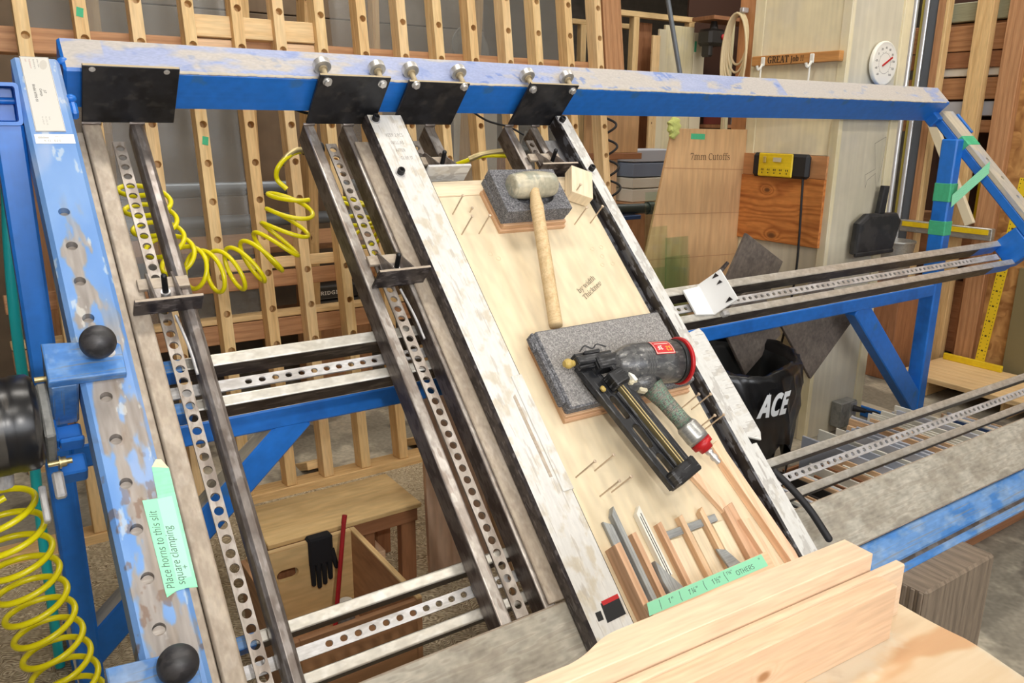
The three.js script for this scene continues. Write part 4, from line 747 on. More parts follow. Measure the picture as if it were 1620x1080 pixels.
// hoses
function helix(axis, r, turns, hose, tilt = 0) {
  const c = new THREE.CatmullRomCurve3(axis.map((p) => V(...p))), N = turns * 22, fr = c.computeFrenetFrames(N), pts = [];
  let prev = V(0.3, 0.2, 1);
  for (let i = 0; i <= N; i++) { const s = i / N, p = c.getPointAt(s), t = c.getTangentAt(s); const n = prev.clone().sub(t.clone().multiplyScalar(prev.dot(t))).normalize(); prev = n; const b = t.clone().cross(n); const a = s * turns * Math.PI * 2; const rad = n.clone().multiplyScalar(Math.cos(a) * r).addScaledVector(b, Math.sin(a) * r); p.add(rad); p.y -= tilt * rad.z; p.x += tilt * 1.2 * rad.z; pts.push(p); }
  const cc = new THREE.CatmullRomCurve3(pts);
  return keepUV(new THREE.TubeGeometry(cc, N * 2, hose, 8, false));
}
{
  const t = new Thing('coil_hose', 'yellow coiled air hose hanging in a loop behind the arms', 'air hose', [0.55, 0.9, -2.05], W);
  t.part('coil', helix([[0.70, 1.1, -2.06], [0.692, 1.04, -2.06], [0.66, 0.975, -2.06], [0.595, 0.93, -2.06], [0.52, 0.91, -2.06], [0.44, 0.925, -2.06], [0.385, 0.985, -2.06], [0.358, 1.06, -2.06], [0.345, 1.13, -2.06]], 0.047, 13, 0.0058, 0.36), M.yellowHose);
  t.part('hose_lead', tube([[0.742, 1.205, -2.05], [0.7, 1.195, -2.04], [0.662, 1.165, -2.03], [0.66, 1.135, -2.04], [0.68, 1.11, -2.03]], 0.0062, 40, 10), M.yellowHose);
  t.part('spring_guard', tube([[0.742, 1.205, -2.05], [0.715, 1.203, -2.045], [0.69, 1.19, -2.04], [0.672, 1.172, -2.035]], 0.0085, 30, 10), M.brass, { label: 'brass spring guard' });
  t.part('fitting', mg(cyl([0.735, 1.205, -2.05], [0.79, 1.21, -2.06], 0.012, 0.015, 16), cyl([0.755, 1.206, -2.053], [0.785, 1.209, -2.058], 0.019, 0.019, 14)), M.rubber, { label: 'black swivel fitting' });
}
{
  const t = new Thing('coil_hose', 'second yellow coiled air hose behind the white fence bar arm', 'air hose', [0.95, 0.9, -2.1], W);
  t.part('coil', helix([[0.9, 1.08, -2.1], [0.91, 1.0, -2.1], [0.955, 0.94, -2.1], [1.02, 0.93, -2.1], [1.09, 0.98, -2.1], [1.13, 1.06, -2.1], [1.17, 1.12, -2.1]], 0.042, 9, 0.0058, 0.42), M.yellowHose);
  t.part('hose_lead', tube([[1.17, 1.12, -2.1], [1.19, 1.15, -2.08], [1.2, 1.165, -2.04], [1.25, 1.185, -2.0], [1.32, 1.185, -1.98]], 0.0065, 40, 10), M.yellowHose);
  t.part('spring_guard', tube([[1.215, 1.175, -2.02], [1.25, 1.19, -2.0], [1.3, 1.197, -1.985], [1.345, 1.197, -1.975]], 0.0085, 30, 10), M.brass, { label: 'brass spring guard' });
  t.part('fitting', mg(cyl([1.34, 1.197, -1.975], [1.4, 1.2, -1.96], 0.018, 0.02, 16), cyl([1.365, 1.198, -1.968], [1.385, 1.25, -1.962], 0.012, 0.014, 12)), M.grayCast, { label: 'dusty grey elbow fitting' });
  t.part('thin_line', tube([[1.375, 1.24, -1.965], [1.34, 1.265, -2.0], [1.27, 1.285, -2.02], [1.2, 1.33, -2.02], [1.17, 1.4, -2.02]], 0.003, 40, 8), M.rubber, { label: 'thin black air line' });
}
{
  const t = new Thing('coil_hose', 'yellow coiled air hose hanging at the lower left from the motor', 'air hose', [0.0, 0.2, -1.35], W);
  const pts = [[-0.03, 0.71, -1.42], [-0.016, 0.63, -1.42], [-0.006, 0.55, -1.42], [0.006, 0.47, -1.42], [0.016, 0.41, -1.42], [0.024, 0.36, -1.42], [0.03, 0.32, -1.42], [0.035, 0.28, -1.42]];
  t.part('coil', helix(pts, 0.05, 10, 0.0054, 0.0), M.yellowHose);
  t.part('hose_fitting', mg(cyl([-0.012, 0.8, -1.4], [-0.016, 0.72, -1.4], 0.012, 0.012, 14), cyl([-0.014, 0.745, -1.4], [-0.015, 0.72, -1.4], 0.016, 0.016, 8)), M.zinc);
}
single('air_line', 'teal air hose hanging straight down at the left edge', 'air hose', tube([[0.072, 1.14, -1.95], [0.06, 1.02, -1.95], [0.05, 0.85, -1.95], [0.046, 0.6, -1.95], [0.038, 0.4, -1.95], [0.03, 0.02, -1.95]], 0.011, 80, 12), M.tealHose, [0.03, 0.02, -1.95], W);
single('air_line', 'thin black air line curving below the top beam left of the second black plate', 'air hose', tube([[0.62, 1.36, -1.95], [0.66, 1.315, -1.93], [0.71, 1.295, -1.92], [0.78, 1.3, -1.9], [0.82, 1.33, -1.9]], 0.0035, 40, 8), M.rubber, [0.7, 1.29, -1.92], W);
{
  const t = new Thing('hose_clip', 'grey bolted hose clip at the bottom left in front of the yellow coil', 'hose clip', [0.05, 0.25, -1.2], W);
  t.part('clip', cbox(0.038, 0.07, 0.2, 0.352, -1.2, -1.18, 0.006), M.aluminium);
  t.part('bolt', mg(cyl([0.05, 0.335, -1.18], [0.05, 0.335, -1.165], 0.013, 0.012, 20), cyl([0.05, 0.335, -1.182], [0.05, 0.335, -1.176], 0.018, 0.018, 20)), M.zinc);
}
// ---------------------------------------------------------------- bench in front with oak parts (k: scale of measured lengths)
{
  const t = new Thing('workbench', 'worn wooden bench top at the lower right under the oak parts', 'workbench', [-0.6, -0.706, 0.3], B);
  const s = new THREE.Shape(); s.moveTo(-1.6, -0.125); s.lineTo(0.088, -0.125); s.bezierCurveTo(0.09, -0.06, 0.078, -0.02, 0.087, 0.05); s.bezierCurveTo(0.085, 0.1, 0.066, 0.13, 0.07, 0.2); s.lineTo(0.075, 0.8); s.lineTo(-1.6, 0.8); s.closePath();
  const g = new THREE.ExtrudeGeometry(s, { depth: 0.038, bevelEnabled: true, bevelThickness: 0.002, bevelSize: 0.002, bevelSegments: 2, curveSegments: 16 });
  g.rotateX(Math.PI / 2); g.translate(0, -0.082, 0);
  t.part('bench_top', uvs(g, 'x'), M.slab);
  for (const [x, z] of [[-0.02, 0.05], [-1.5, 0.05], [-0.02, 0.7], [-1.5, 0.7]]) t.part('leg', cbox(x - 0.04, x + 0.04, -0.706, -0.1225, z - 0.04, z + 0.04, 0.003), M.pine2);
  t.part('apron', cbox(-1.46, -0.06, -0.22, -0.1225, 0.03, 0.06, 0.003), M.pine2);
}
single('oak_stile', 'front oak board with a dark knot on its face, lying on the bench', 'oak board', cbox(-1.1, 0, -0.08, 0, -0.0265, 0, 0.0015, { grain: 'x', off: [0.74, 0.34] }), M.oakKnot, [-0.5, -0.08, 0], B);
single('oak_tongue', 'thin oak board sticking out past the front board at the right', 'oak board', cbox(-1.0, 0.059, -0.08, -0.0005, -0.0425, -0.0275, 0.002, { grain: 'x' }), M.oak, [-0.4, -0.08, -0.035], B);
{
  // rear board with a bandsawn curve at its left end, standing higher
  const s = new THREE.Shape(); s.moveTo(0.006, -0.044); s.lineTo(0.006, -0.088); s.lineTo(-0.395, -0.088); s.bezierCurveTo(-0.43, -0.086, -0.44, -0.07, -0.475, -0.067); s.lineTo(-0.95, -0.067); s.lineTo(-0.95, -0.044); s.closePath();
  const g = new THREE.ExtrudeGeometry(s, { depth: 0.1, bevelEnabled: true, bevelThickness: 0.001, bevelSize: 0.001, bevelOffset: -0.001, bevelSegments: 1, curveSegments: 14 }); g.rotateX(Math.PI / 2); g.translate(0, 0.022, 0);
  const t = new Thing('oak_rail', 'rear oak board with a curved cut, lying behind the front board', 'oak board', [-0.4, -0.08, -0.066], B);
  t.part('board', uvs(g, 'x'), M.oak);
}
single('oak_strip', 'low oak strip behind the curved board at the bottom centre', 'oak board', cbox(-1.0, -0.375, -0.078, 0.004, -0.0875, -0.069, 0.0015, { grain: 'x' }), M.oak, [-0.6, -0.078, -0.08], B);
{
  const t = new Thing('timber_block', 'weathered dark timber block standing under the blue bottom rail', 'timber', [1.82, 0, -0.86], W);
  t.part('block', cbox(1.665, 1.97, 0, 0.27, -0.96, -0.785, 0.006, { grain: 'y' }), M.timber);
  t.part('end_ridge', (() => { const gs = []; for (let i = 0; i < 9; i++) gs.push(cbox(1.66, 1.6652, 0, 0.264, -0.955 + i * 0.019, -0.955 + i * 0.019 + 0.011, 0.002, { grain: 'y' })); return mg(gs); })(), M.timber, { label: 'raised weathered grain' });
}
// ---------------------------------------------------------------- leaning stud rack behind the clamp
{
  const t = new Thing('stud_rack', 'tall leaning rack of drilled pine studs behind the clamp frame', 'rack', [1.27, 0, 0], S);
  const xs = [0.203, 0.355, 0.508, 0.66, 0.812, 0.949, 1.093, 1.248, 1.405, 1.554, 1.706, 1.867, 2.014, 2.176, 2.336];
  const us = []; for (let u = 1.525 + 0.122 * 5; u > 0.5; u -= 0.1225) us.push(u);
  const faces = [0, 1].map(() => poly([[-0.018, 0.04], [0.018, 0.04], [0.018, 2.3], [-0.018, 2.3]], -0.034, 0, 0.001, us.map((u) => circ(0.003, u, 0.0112)), 'y'));
  const backs = [0, 1].map(() => cbox(-0.018, 0.018, 0.04, 2.3, -0.062, -0.0341, 0.0015, { grain: 'y' }));
  xs.forEach((x, i) => {
    const m = [M.pine, M.pine2, M.firPale][i % 3];
    t.part('stud', mg(faces[i % 2].clone(), backs[i % 2].clone()).translate(x, 0, 0), m);
  });
  t.part('end_board', cbox(2.372, 2.475, 1.4, 2.4, -0.07, -0.006, 0.002, { grain: 'y' }), M.fir, { label: 'wide brown end board' });
  t.part('cross_board', cbox(0.05, 2.372, 1.487, 1.56, -0.104, -0.0635, 0.002), M.fir);
  for (const [a, b] of [[0.678, 0.794], [0.83, 0.931], [0.967, 1.075]]) t.part('blocking', cbox(a, b, 1.556, 1.624, -0.06, -0.025, 0.002), M.firPale);
  for (const [a, b] of [[0.678, 0.794], [0.967, 1.075]]) t.part('blocking', cbox(a, b, 1.49, 1.552, -0.06, -0.035, 0.002), M.tanoak);
  t.part('cross_board', cbox(0.05, 2.372, 0.735, 0.792, -0.104, -0.0635, 0.002), M.fir);
  t.part('cross_board', cbox(0.67, 2.372, 0.8, 0.838, -0.12, -0.0635, 0.002), M.firPale);
  t.part('cross_board', cbox(0.05, 2.372, 0.56, 0.625, -0.104, -0.0635, 0.002), M.fir);
  t.part('cross_board', cbox(0.05, 2.372, 0.628, 0.646, -0.2, -0.0635, 0.002), M.pine);
  t.part('base_plate', cbox(-0.4, 2.48, 0.001, 0.0385, -0.1, 0.012, 0.002), M.pine2);
  for (const x of [0.43, 1.16, 1.9]) t.part('rear_leg', (() => { const g = cbox(x - 0.019, x + 0.019, 0, 2.2, -0.05, 0.04, 0.002, { grain: 'y' }); g.rotateX(0.24); g.translate(0, 0.03, -0.72); return g; })(), M.pine2);
  t.part('rear_plate', cbox(0.05, 2.4, 0.09, 0.128, -0.78, -0.69, 0.002), M.pine2);
  for (const x of [0.95, 1.4]) t.part('foot_brace', (() => { const g = cbox(x - 0.045, x + 0.045, 0, 0.03, -0.6, 0, 0.002, { grain: 'z' }); g.rotateX(-0.25); g.translate(0, 0.05, -0.1); return g; })(), M.pine);
}
// glass-like plastic sheets stored in the rack
[[0.22, 0.827, 0.135], [1.2, 0.827, 0.145], [1.81, 0.827, 0.14]].forEach(([x, u, w], i) => single('plastic_sheet', ['large dusty clear sheet standing in the left of the stud rack', 'large dusty clear sheet standing in the middle of the stud rack', 'large dusty clear sheet standing in the right of the stud rack'][i], 'sheet', cbox(x, x + (i === 2 ? 0.52 : 0.6), u - 0.18, 2.2, -w - 0.03, -w - 0.026, 0.0005), M.sheeting, [x + 0.3, u - 0.18, -w - 0.03], S, 'clear sheets in the stud rack'));
// things behind the rack
{
  const t = new Thing('partition', 'grey panelled partition behind the stud rack', 'partition', [0.8, 0, -4.3], W);
  for (let i = 0; i < 6; i++) for (let j = 0; j < 3; j++) t.part('panel', cbox(-1.5 + i * 0.7, -0.806 + i * 0.7, j * 0.9, j * 0.9 + 0.894, -4.34, -4.3, 0.003), i % 2 ? M.wallGrey : M.wallBrown);
  for (let i = 0; i < 5; i++) t.part('stud', cbox(-0.85 + i * 0.7, -0.81 + i * 0.7, 0, 2.7, -4.3, -4.24, 0.002, { grain: 'y' }), M.pine2);
}
for (const [y, z, lab] of [[1.0, -3.55, 'upper grey blue steel pipe behind the stud rack'], [0.86, -3.55, 'lower grey blue steel pipe behind the stud rack']]) single('steel_pipe', lab, 'pipe', cyl([0.4, y, z], [2.3, y - 0.02, z], 0.028, 0.028, 18), M.pipeBlue, [1.3, y, z], W, 'pipes behind the stud rack');
{
  const t = new Thing('storage_shelf', 'low timber shelf full of dark clutter behind the stud rack', 'shelf', [1.2, 0, -3.7], W);
  for (const y of [0.28, 0.68]) t.part('shelf_board', cbox(0.2, 2.5, y, y + 0.03, -4.2, -3.7, 0.002), M.plyBrown);
  for (const x of [0.22, 1.3, 2.46]) t.part('upright', cbox(x - 0.03, x + 0.03, 0, 1.1, -3.75, -3.69, 0.002), M.fir);
}
[[0.35, 0.31, 0.3, 0.22, 'M.cardboard'], [0.75, 0.31, 0.42, 0.28, 'M.grayCast'], [1.55, 0.31, 0.35, 0.2, 'M.cardboard'], [2.0, 0.31, 0.3, 0.26, 'M.ivory']].forEach(([x, y, w, h], i) => single('storage_box', ['cardboard box on the low shelf, far left', 'grey tub on the low shelf, left of centre', 'cardboard box on the low shelf, right of centre', 'white tub on the low shelf, far right'][i], 'box', cbox(x, x + w, y, y + h, -4.15, -3.8, 0.006), [M.cardboard, M.grayCast, M.cardboard, M.ivory][i], [x + w / 2, y, -3.7], W, 'boxes on the low shelf'));
single('white_board', 'white panel standing upright behind the studs, right of the yellow hose', 'panel', cbox(1.97, 2.2, 0.0, 1.5, -3.42, -3.39, 0.003), M.ivory, [2.08, 0, -3.4], W);
single('white_bin', 'white rounded lid leaning behind the studs above the beam', 'lid', lathe([[0, 0], [0.1, 0], [0.105, 0.008], [0.1, 0.016], [0, 0.02]], [2.02, 1.6, -3.35], [0.1, 0.2, 1], 30), M.grayCast, [2.02, 1.5, -3.35], W);
{
  const lab = print(256, 128, (c, w, h) => { c.fillStyle = '#3c3936'; c.fillRect(0, 0, w, h); c.strokeStyle = '#6d6a64'; c.lineWidth = 6; c.strokeRect(6, 6, w - 12, h - 12); c.fillStyle = '#e6e2da'; c.font = 'bold 58px sans-serif'; c.fillText('RIDGID', 24, 84); });
  ['upper', 'lower'].forEach((q, i) => {
    const y = 0.484 - i * 0.067;
    const t = new Thing('tool_case', `dark tool case with white lettering behind the stud rack, ${q} of two`, 'tool case', [1.36, y, -3.45], W, 'stacked tool cases');
    t.part('case_body', cbox(1.26, 1.5, y, y + 0.064, -3.58, -3.45, 0.006), M.toolDark);
    t.part('lettering', quad([[1.268, y + 0.004, -3.4495], [1.4, y + 0.004, -3.4495], [1.4, y + 0.06, -3.4495], [1.268, y + 0.06, -3.4495]]), lab);
  });
  single('case_stand', 'plywood box under the two dark tool cases', 'box', cbox(1.22, 1.52, 0, 0.416, -3.62, -3.44, 0.003), M.plyBrown, [1.36, 0, -3.5], W);
}
// ---------------------------------------------------------------- under the clamp: low bench, bin, plywood
{
  const t = new Thing('step_bench', 'low plywood bench on the floor behind the blue brace', 'bench', [0.72, 0, -1.94], W);
  const g = cbox(0.505, 0.937, 0.238, 0.252, -2.055, -1.825, 0.002, { grain: 'x' }); t.part('bench_top', g, M.plyTop);
  for (const [x, z] of [[0.88, -1.87], [0.88, -2.04], [0.53, -1.87], [0.53, -2.04]]) t.part('leg', cbox(x, x + 0.045, 0.012, 0.2375, z, z + 0.03, 0.002, { grain: 'y' }), M.plyRed);
  t.part('apron', cbox(0.53, 0.925, 0.2, 0.2375, -1.84, -1.828, 0.001), M.plyRed);
  t.part('stretcher', cbox(0.805, 0.83, 0.1, 0.13, -2.03, -1.84, 0.002, { grain: 'z' }), M.paleFir);
  t.part('side_panel', cbox(0.77, 0.8, 0.012, 0.2375, -2.03, -1.84, 0.002, { grain: 'y' }), M.plyRed);
}
{
  const t = new Thing('scrap_bin', 'open plywood scrap bin with a hand hole below the clamp', 'bin', [0.58, 0, -1.6], W);
  const back = poly([[0.44, 0.012], [0.706, 0.012], [0.706, 0.252], [0.44, 0.252]], -1.79, -1.776, 0.001, [slot(0.535, 0.185, 0.055, 0.03)]);
  t.part('back_panel', back, M.plyTop); t.part('right_panel', cbox(0.7065, 0.72, 0.012, 0.252, -1.79, -1.41, 0.001, { grain: 'z' }), M.plyBrown);
  t.part('left_panel', cbox(0.426, 0.4395, 0.012, 0.252, -1.79, -1.41, 0.001, { grain: 'z' }), M.plyBrown);
  t.part('front_panel', cbox(0.44, 0.706, 0.012, 0.252, -1.423, -1.41, 0.001), M.plyBrown);
  t.part('bottom_panel', cbox(0.44, 0.706, 0.012, 0.022, -1.776, -1.4235, 0.001), M.plyBrown);
  t.part('rim', mg(cbox(0.44, 0.706, 0.2521, 0.258, -1.79, -1.776, 0.001), cbox(0.7065, 0.72, 0.2521, 0.258, -1.79, -1.41, 0.001, { grain: 'z' })), M.pine);
}
{
  const t = new Thing('work_glove', 'black work glove hanging over the rim of the scrap bin', 'glove', [0.6, 0.16, -1.77], W);
  const gs = [cbox(0.588, 0.652, 0.19, 0.265, -1.7755, -1.762, 0.006)];
  [[0.592, 0.142], [0.607, 0.132], [0.622, 0.138], [0.637, 0.148]].forEach(([x, y]) => gs.push(cyl([x + 0.004, 0.2, -1.768], [x + 0.004, y, -1.766], 0.0075, 0.006, 12), ball([x + 0.004, y, -1.766], 0.006, 1, 1, 1, 10)));
  gs.push(cyl([0.648, 0.225, -1.768], [0.658, 0.175, -1.764], 0.0075, 0.006, 12), ball([0.658, 0.175, -1.764], 0.006, 1, 1, 1, 10), cbox(0.588, 0.652, 0.255, 0.268, -1.795, -1.762, 0.005));
  t.part('glove_body', mg(gs), M.gloveBlack);
}
single('red_rod', 'red painted metal rod leaning in the scrap bin', 'rod', mg(cyl([0.6, 0.024, -1.66], [0.664, 0.335, -1.71], 0.0058, 0.0058, 14), cyl([0.661, 0.32, -1.7085], [0.666, 0.34, -1.7115], 0.0064, 0.0064, 14)), M.redRod, [0.6, 0.024, -1.66], W);
{
  const t = new Thing('jar', 'small grey jar with a white lid in the scrap bin', 'jar', [0.66, 0.022, -1.72], W);
  t.part('jar_body', lathe([[0, 0], [0.021, 0], [0.022, 0.004], [0.022, 0.05], [0.018, 0.056], [0, 0.056]], [0.66, 0.0225, -1.72], [0, 1, 0], 24), M.grayCast);
  t.part('lid', lathe([[0, 0], [0.0195, 0], [0.0195, 0.016], [0.018, 0.018], [0, 0.018]], [0.66, 0.079, -1.72], [0, 1, 0], 24), M.ivory);
}
['torn brown paper scrap inside the bin, left', 'crumpled dark plastic wrap inside the bin, right', 'offcut of pine inside the bin'].forEach((lab, i) => {
  const c = [[0.5, 0.05, -1.55], [0.62, 0.06, -1.52], [0.57, 0.045, -1.62]][i];
  const g = new THREE.IcosahedronGeometry(0.045, 2), p = g.attributes.position;
  for (let k = 0; k < p.count; k++) { const s = 0.7 + 0.6 * hash(Math.round(p.getX(k) * 4000), Math.round(p.getY(k) * 4000) + Math.round(p.getZ(k) * 4000) * 7, i); p.setXYZ(k, p.getX(k) * s * 1.3, p.getY(k) * s * 0.5, p.getZ(k) * s); }
  g.computeVertexNormals(); g.translate(...c);
  if (i === 2) single('wood_scrap', lab, 'scrap', rot(bx(...c, 0.14, 0.02, 0.04, 0.001), 'Y', 0.5, c), M.pine, [c[0], 0.03, c[2]], W, 'scrap in the bin');
  else single(i ? 'plastic_wrap' : 'paper_scrap', lab, 'scrap', keepUV(g), i ? M.bag : M.cardboard, [c[0], 0.022, c[2]], W, 'scrap in the bin');
});
single('standing_plywood', 'pinkish plywood sheet standing behind the second clamp arm', 'plywood', (() => { const g = cbox(0.965, 1.28, 0.012, 0.6, -0.008, 0.008, 0.001, { grain: 'y' }); g.rotateX(-0.06); g.translate(0, 0, -1.84); return g; })(), M.plyPink, [1.1, 0.012, -1.84], W);
single('dowel', 'thin wooden dowel leaning behind the perforated strip of the second arm', 'dowel', cyl([1.06, 0.02, -1.5], [0.92, 0.62, -1.56], 0.011, 0.011, 16), M.tanoak, [1.06, 0.02, -1.5], W);

[[0.353, 1.585, 'small green tape bit on a drilled stud above the left end of the beam'], [0.662, 1.215, 'small green tape bit on a drilled stud left of the yellow hose']].forEach(([x, u, lab]) => single('tape_bit', lab, 'tape', poly([[x - 0.01, u], [x + 0.008, u - 0.004], [x + 0.012, u + 0.022], [x - 0.006, u + 0.026]], 0.0002, 0.001), M.greenDark, [x, u, 0], S));
// ---------------------------------------------------------------- cream column with its fittings
const COL = { x0: 2.77, x1: 3.148, z0: -2.34, z1: -1.9 };
{
  const t = new Thing('wall_column', undefined, undefined, [2.96, 0, -2.1], W).kind('structure'); t.g.userData.label = 'cream painted column behind the clamp frame';
  t.part('core', cbox(COL.x0 + 0.004, COL.x1, 0, 3.5, COL.z0, COL.z1 - 0.004, 0.002, { grain: 'y' }), M.creamWall);
  t.part('corner_trim', cbox(COL.x0 - 0.004, COL.x0 + 0.02, 0, 3.5, COL.z1 - 0.035, COL.z1 + 0.003, 0.002, { grain: 'y' }), M.cream);
  t.part('edge_trim', cbox(COL.x0 - 0.004, COL.x0 + 0.01, 0, 3.5, COL.z0 - 0.002, COL.z0 + 0.05, 0.002, { grain: 'y' }), M.cream);
  t.part('corner_trim', cbox(COL.x1 - 0.05, COL.x1 + 0.004, 0, 3.5, COL.z1 - 0.02, COL.z1 + 0.006, 0.002, { grain: 'y' }), M.cream);
  t.part('face_panel', cbox(COL.x0 - 0.001, COL.x0 + 0.006, 1.165, 3.5, COL.z0 + 0.05, COL.z1 - 0.035, 0.001, { grain: 'y' }), M.cream);
  const draw = inkOnly(256, 512, (c, w, h) => { c.strokeStyle = 'rgba(110,104,92,0.8)'; c.lineWidth = 3; const L = (p) => { c.beginPath(); p.forEach(([x, y], i) => (i ? c.lineTo(x, y) : c.moveTo(x, y))); c.stroke(); }; L([[238, 10], [90, 70], [140, 300], [8, 350], [30, 470], [46, 400], [150, 340], [190, 490]]); L([[238, 10], [240, 120], [210, 420]]); });
  t.part('pencil_outline', quad([[2.97, 1.02, COL.z1 + 0.0005], [3.094, 1.02, COL.z1 + 0.0005], [3.094, 1.24, COL.z1 + 0.0005], [2.97, 1.24, COL.z1 + 0.0005]]), draw, { label: 'pencil outline of a tool' });
}
single('backing_board', 'knotty plywood board on the column under the yellow power strip', 'plywood', cbox(2.752, 2.7675, 0.81, 1.075, -2.335, -1.925, 0.001, { grain: 'z', off: [0.12, 0.3] }), M.plyKnot, [2.76, 0.81, -2.1], W);
single('backing_strip', 'plain plywood strip on the column behind the power strip', 'plywood', cbox(2.757, 2.768, 1.076, 1.163, -2.345, -1.925, 0.001, { grain: 'z' }), M.plyStrip, [2.76, 1.076, -2.1], W);
{
  const t = new Thing('power_strip', 'yellow and black power strip mounted on the column', 'power strip', [2.74, 1.12, -2.12], W);
  t.part('case', cbox(2.722, 2.7515, 1.073, 1.168, -2.256, -1.985, 0.011), M.rubber);
  t.part('face_plate', cbox(2.715, 2.7235, 1.076, 1.168, -2.218, -2.052, 0.005), M.yellow);
  const f = [];
  for (let k = 0; k < 5; k++) t.part('outlet', mg(cbox(2.7075, 2.7092, 1.1, 1.107, -2.195 + k * 0.03, -2.192 + k * 0.03, 0), cbox(2.7075, 2.7092, 1.1, 1.107, -2.187 + k * 0.03, -2.184 + k * 0.03, 0), cyl([2.7076, 1.091, -2.19 + k * 0.03], [2.7092, 1.091, -2.19 + k * 0.03], 0.0025, 0.0025, 10)), M.black);
  t.part('switch', cbox(2.704, 2.7092, 1.13, 1.155, -2.187, -2.173, 0.002), M.amber, { label: 'rocker switch' });
  t.part('warning_label', cbox(2.7078, 2.7092, 1.135, 1.152, -2.14, -2.1, 0.0005), M.ivoryDirty);
  t.part('power_cord', tube([[2.735, 1.085, -2.01], [2.733, 1.0, -2.005], [2.736, 0.85, -2.0], [2.738, 0.7, -2.0], [2.74, 0.5, -2.02], [2.74, 0.3, -2.05], [2.735, 0.1, -2.06], [2.72, 0.008, -2.06]], 0.0048, 90, 10), M.rubber);
}
{
  const t = new Thing('hook_sign', 'wooden sign reading great job with two white hooks on the column', 'sign', [2.745, 1.51, -2.11], W);
  t.part('board', cbox(2.738, 2.7645, 1.508, 1.545, -2.315, -1.91, 0.002, { grain: 'z' }), M.signWood);
  t.part('lettering', quad([[2.7374, 1.508, -2.235], [2.7374, 1.508, -2.045], [2.7374, 1.545, -2.045], [2.7374, 1.545, -2.235]]), inkOnly(512, 80, (c, w, h) => { c.fillStyle = '#2c1c10'; c.font = 'bold 78px serif'; c.fillText('GREAT', 0, 66); c.font = 'bold 62px serif'; c.fillText('Job !!', 300, 62); }), { label: 'dark hand lettered words' });
  for (const z of [-2.255, -2.025]) { const h = t.part('hook', mg(cbox(2.7315, 2.738, 1.505, 1.54, z - 0.01, z + 0.01, 0.003), tube([[2.732, 1.512, z], [2.722, 1.497, z], [2.708, 1.492, z], [2.702, 1.505, z]], 0.0052, 20, 8)), M.ivory, { label: 'white plastic hook' }); t.part('hook_clip', cbox(2.722, 2.728, 1.43, 1.5, z - 0.004, z + 0.004, 0.002), M.ivory, { to: h }); }
}
{
  const t = new Thing('thermometer', 'round white dial thermometer on the column', 'thermometer', [2.98, 1.515, -1.885], W);
  const c = [2.982, 1.508, -1.895];
  t.part('case', lathe([[0, 0], [0.078, 0], [0.081, 0.004], [0.081, 0.014], [0.077, 0.018], [0.0755, 0.015], [0, 0.015]], c, [0, 0, 1], 40), M.ivory);
  const dial = print(512, 512, (x, w, h) => { x.fillStyle = '#e6e3da'; x.fillRect(0, 0, w, h); x.translate(w / 2, h / 2); x.strokeStyle = '#8b877f'; x.lineWidth = 5; x.beginPath(); x.arc(0, 0, 130, 0, 7); x.stroke(); x.fillStyle = '#2f2d2a'; x.font = 'bold 40px sans-serif'; x.textAlign = 'center'; for (let k = 0; k < 11; k++) { const a = (-225 + k * 27) * Math.PI / 180, q = 20 * k - 60; x.fillText(String(q), Math.cos(a) * 195, Math.sin(a) * 195 + 14); x.fillRect(Math.cos(a) * 145 - 4, Math.sin(a) * 145 - 4, 8, 8); } });
  { const g = new THREE.CircleGeometry(0.074, 40); g.translate(c[0], c[1], c[2] + 0.0155); t.part('dial', keepUV(g), dial); }
  t.part('needle', (() => { const g = cbox(-0.02, 0.05, -0.0035, 0.0035, 0, 0.002, 0.0005); g.rotateZ(0.5); g.translate(c[0], c[1], c[2] + 0.017); return g; })(), M.redPaint, { label: 'red needle' });
}
{
  const t = new Thing('dust_pan', 'black dustpan hanging on the column beside the pipes', 'dustpan', [3.06, 0.8, -1.87], W);
  const s = [[2.905, 0.78], [3.178, 0.776], [3.232, 0.905], [3.175, 0.936], [2.975, 0.94], [2.91, 0.915]];
  t.part('pan', poly([[2.9, 0.782], [3.16, 0.776], [3.2, 0.9], [3.165, 0.935], [2.965, 0.94], [2.905, 0.905]], -1.885, -1.85, 0.012), M.panBlack);
  t.part('lip', cbox(2.9, 3.16, 0.772, 0.79, -1.862, -1.846, 0.004), M.panBlack);
  t.part('handle', poly([[3.04, 0.935], [3.082, 0.935], [3.094, 1.045], [3.056, 1.047]], -1.88, -1.858, 0.005), M.panBlack);
}
{
  const t = new Thing('outlet_box', 'grey metal outlet box with a plugged in cord low on the column', 'outlet box', [3.02, 0.1, -1.87], W);
  t.part('box', cbox(2.93, 3.035, 0.04, 0.15, -1.8955, -1.845, 0.003), M.grayCast);
  t.part('cover', cbox(2.985, 3.033, 0.045, 0.145, -1.845, -1.842, 0.001), M.aluminium);
  t.part('socket', cyl([3.01, 0.07, -1.842], [3.01, 0.07, -1.8395], 0.016, 0.016, 20), M.ivory);
  t.part('plug', mg(cyl([3.005, 0.12, -1.841], [3.035, 0.112, -1.8], 0.014, 0.009, 16), tube([[3.03, 0.113, -1.805], [3.07, 0.105, -1.77], [3.1, 0.07, -1.75], [3.105, 0.01, -1.74]], 0.0055, 30, 10)), M.rubber, { label: 'black plug and cord' });
}
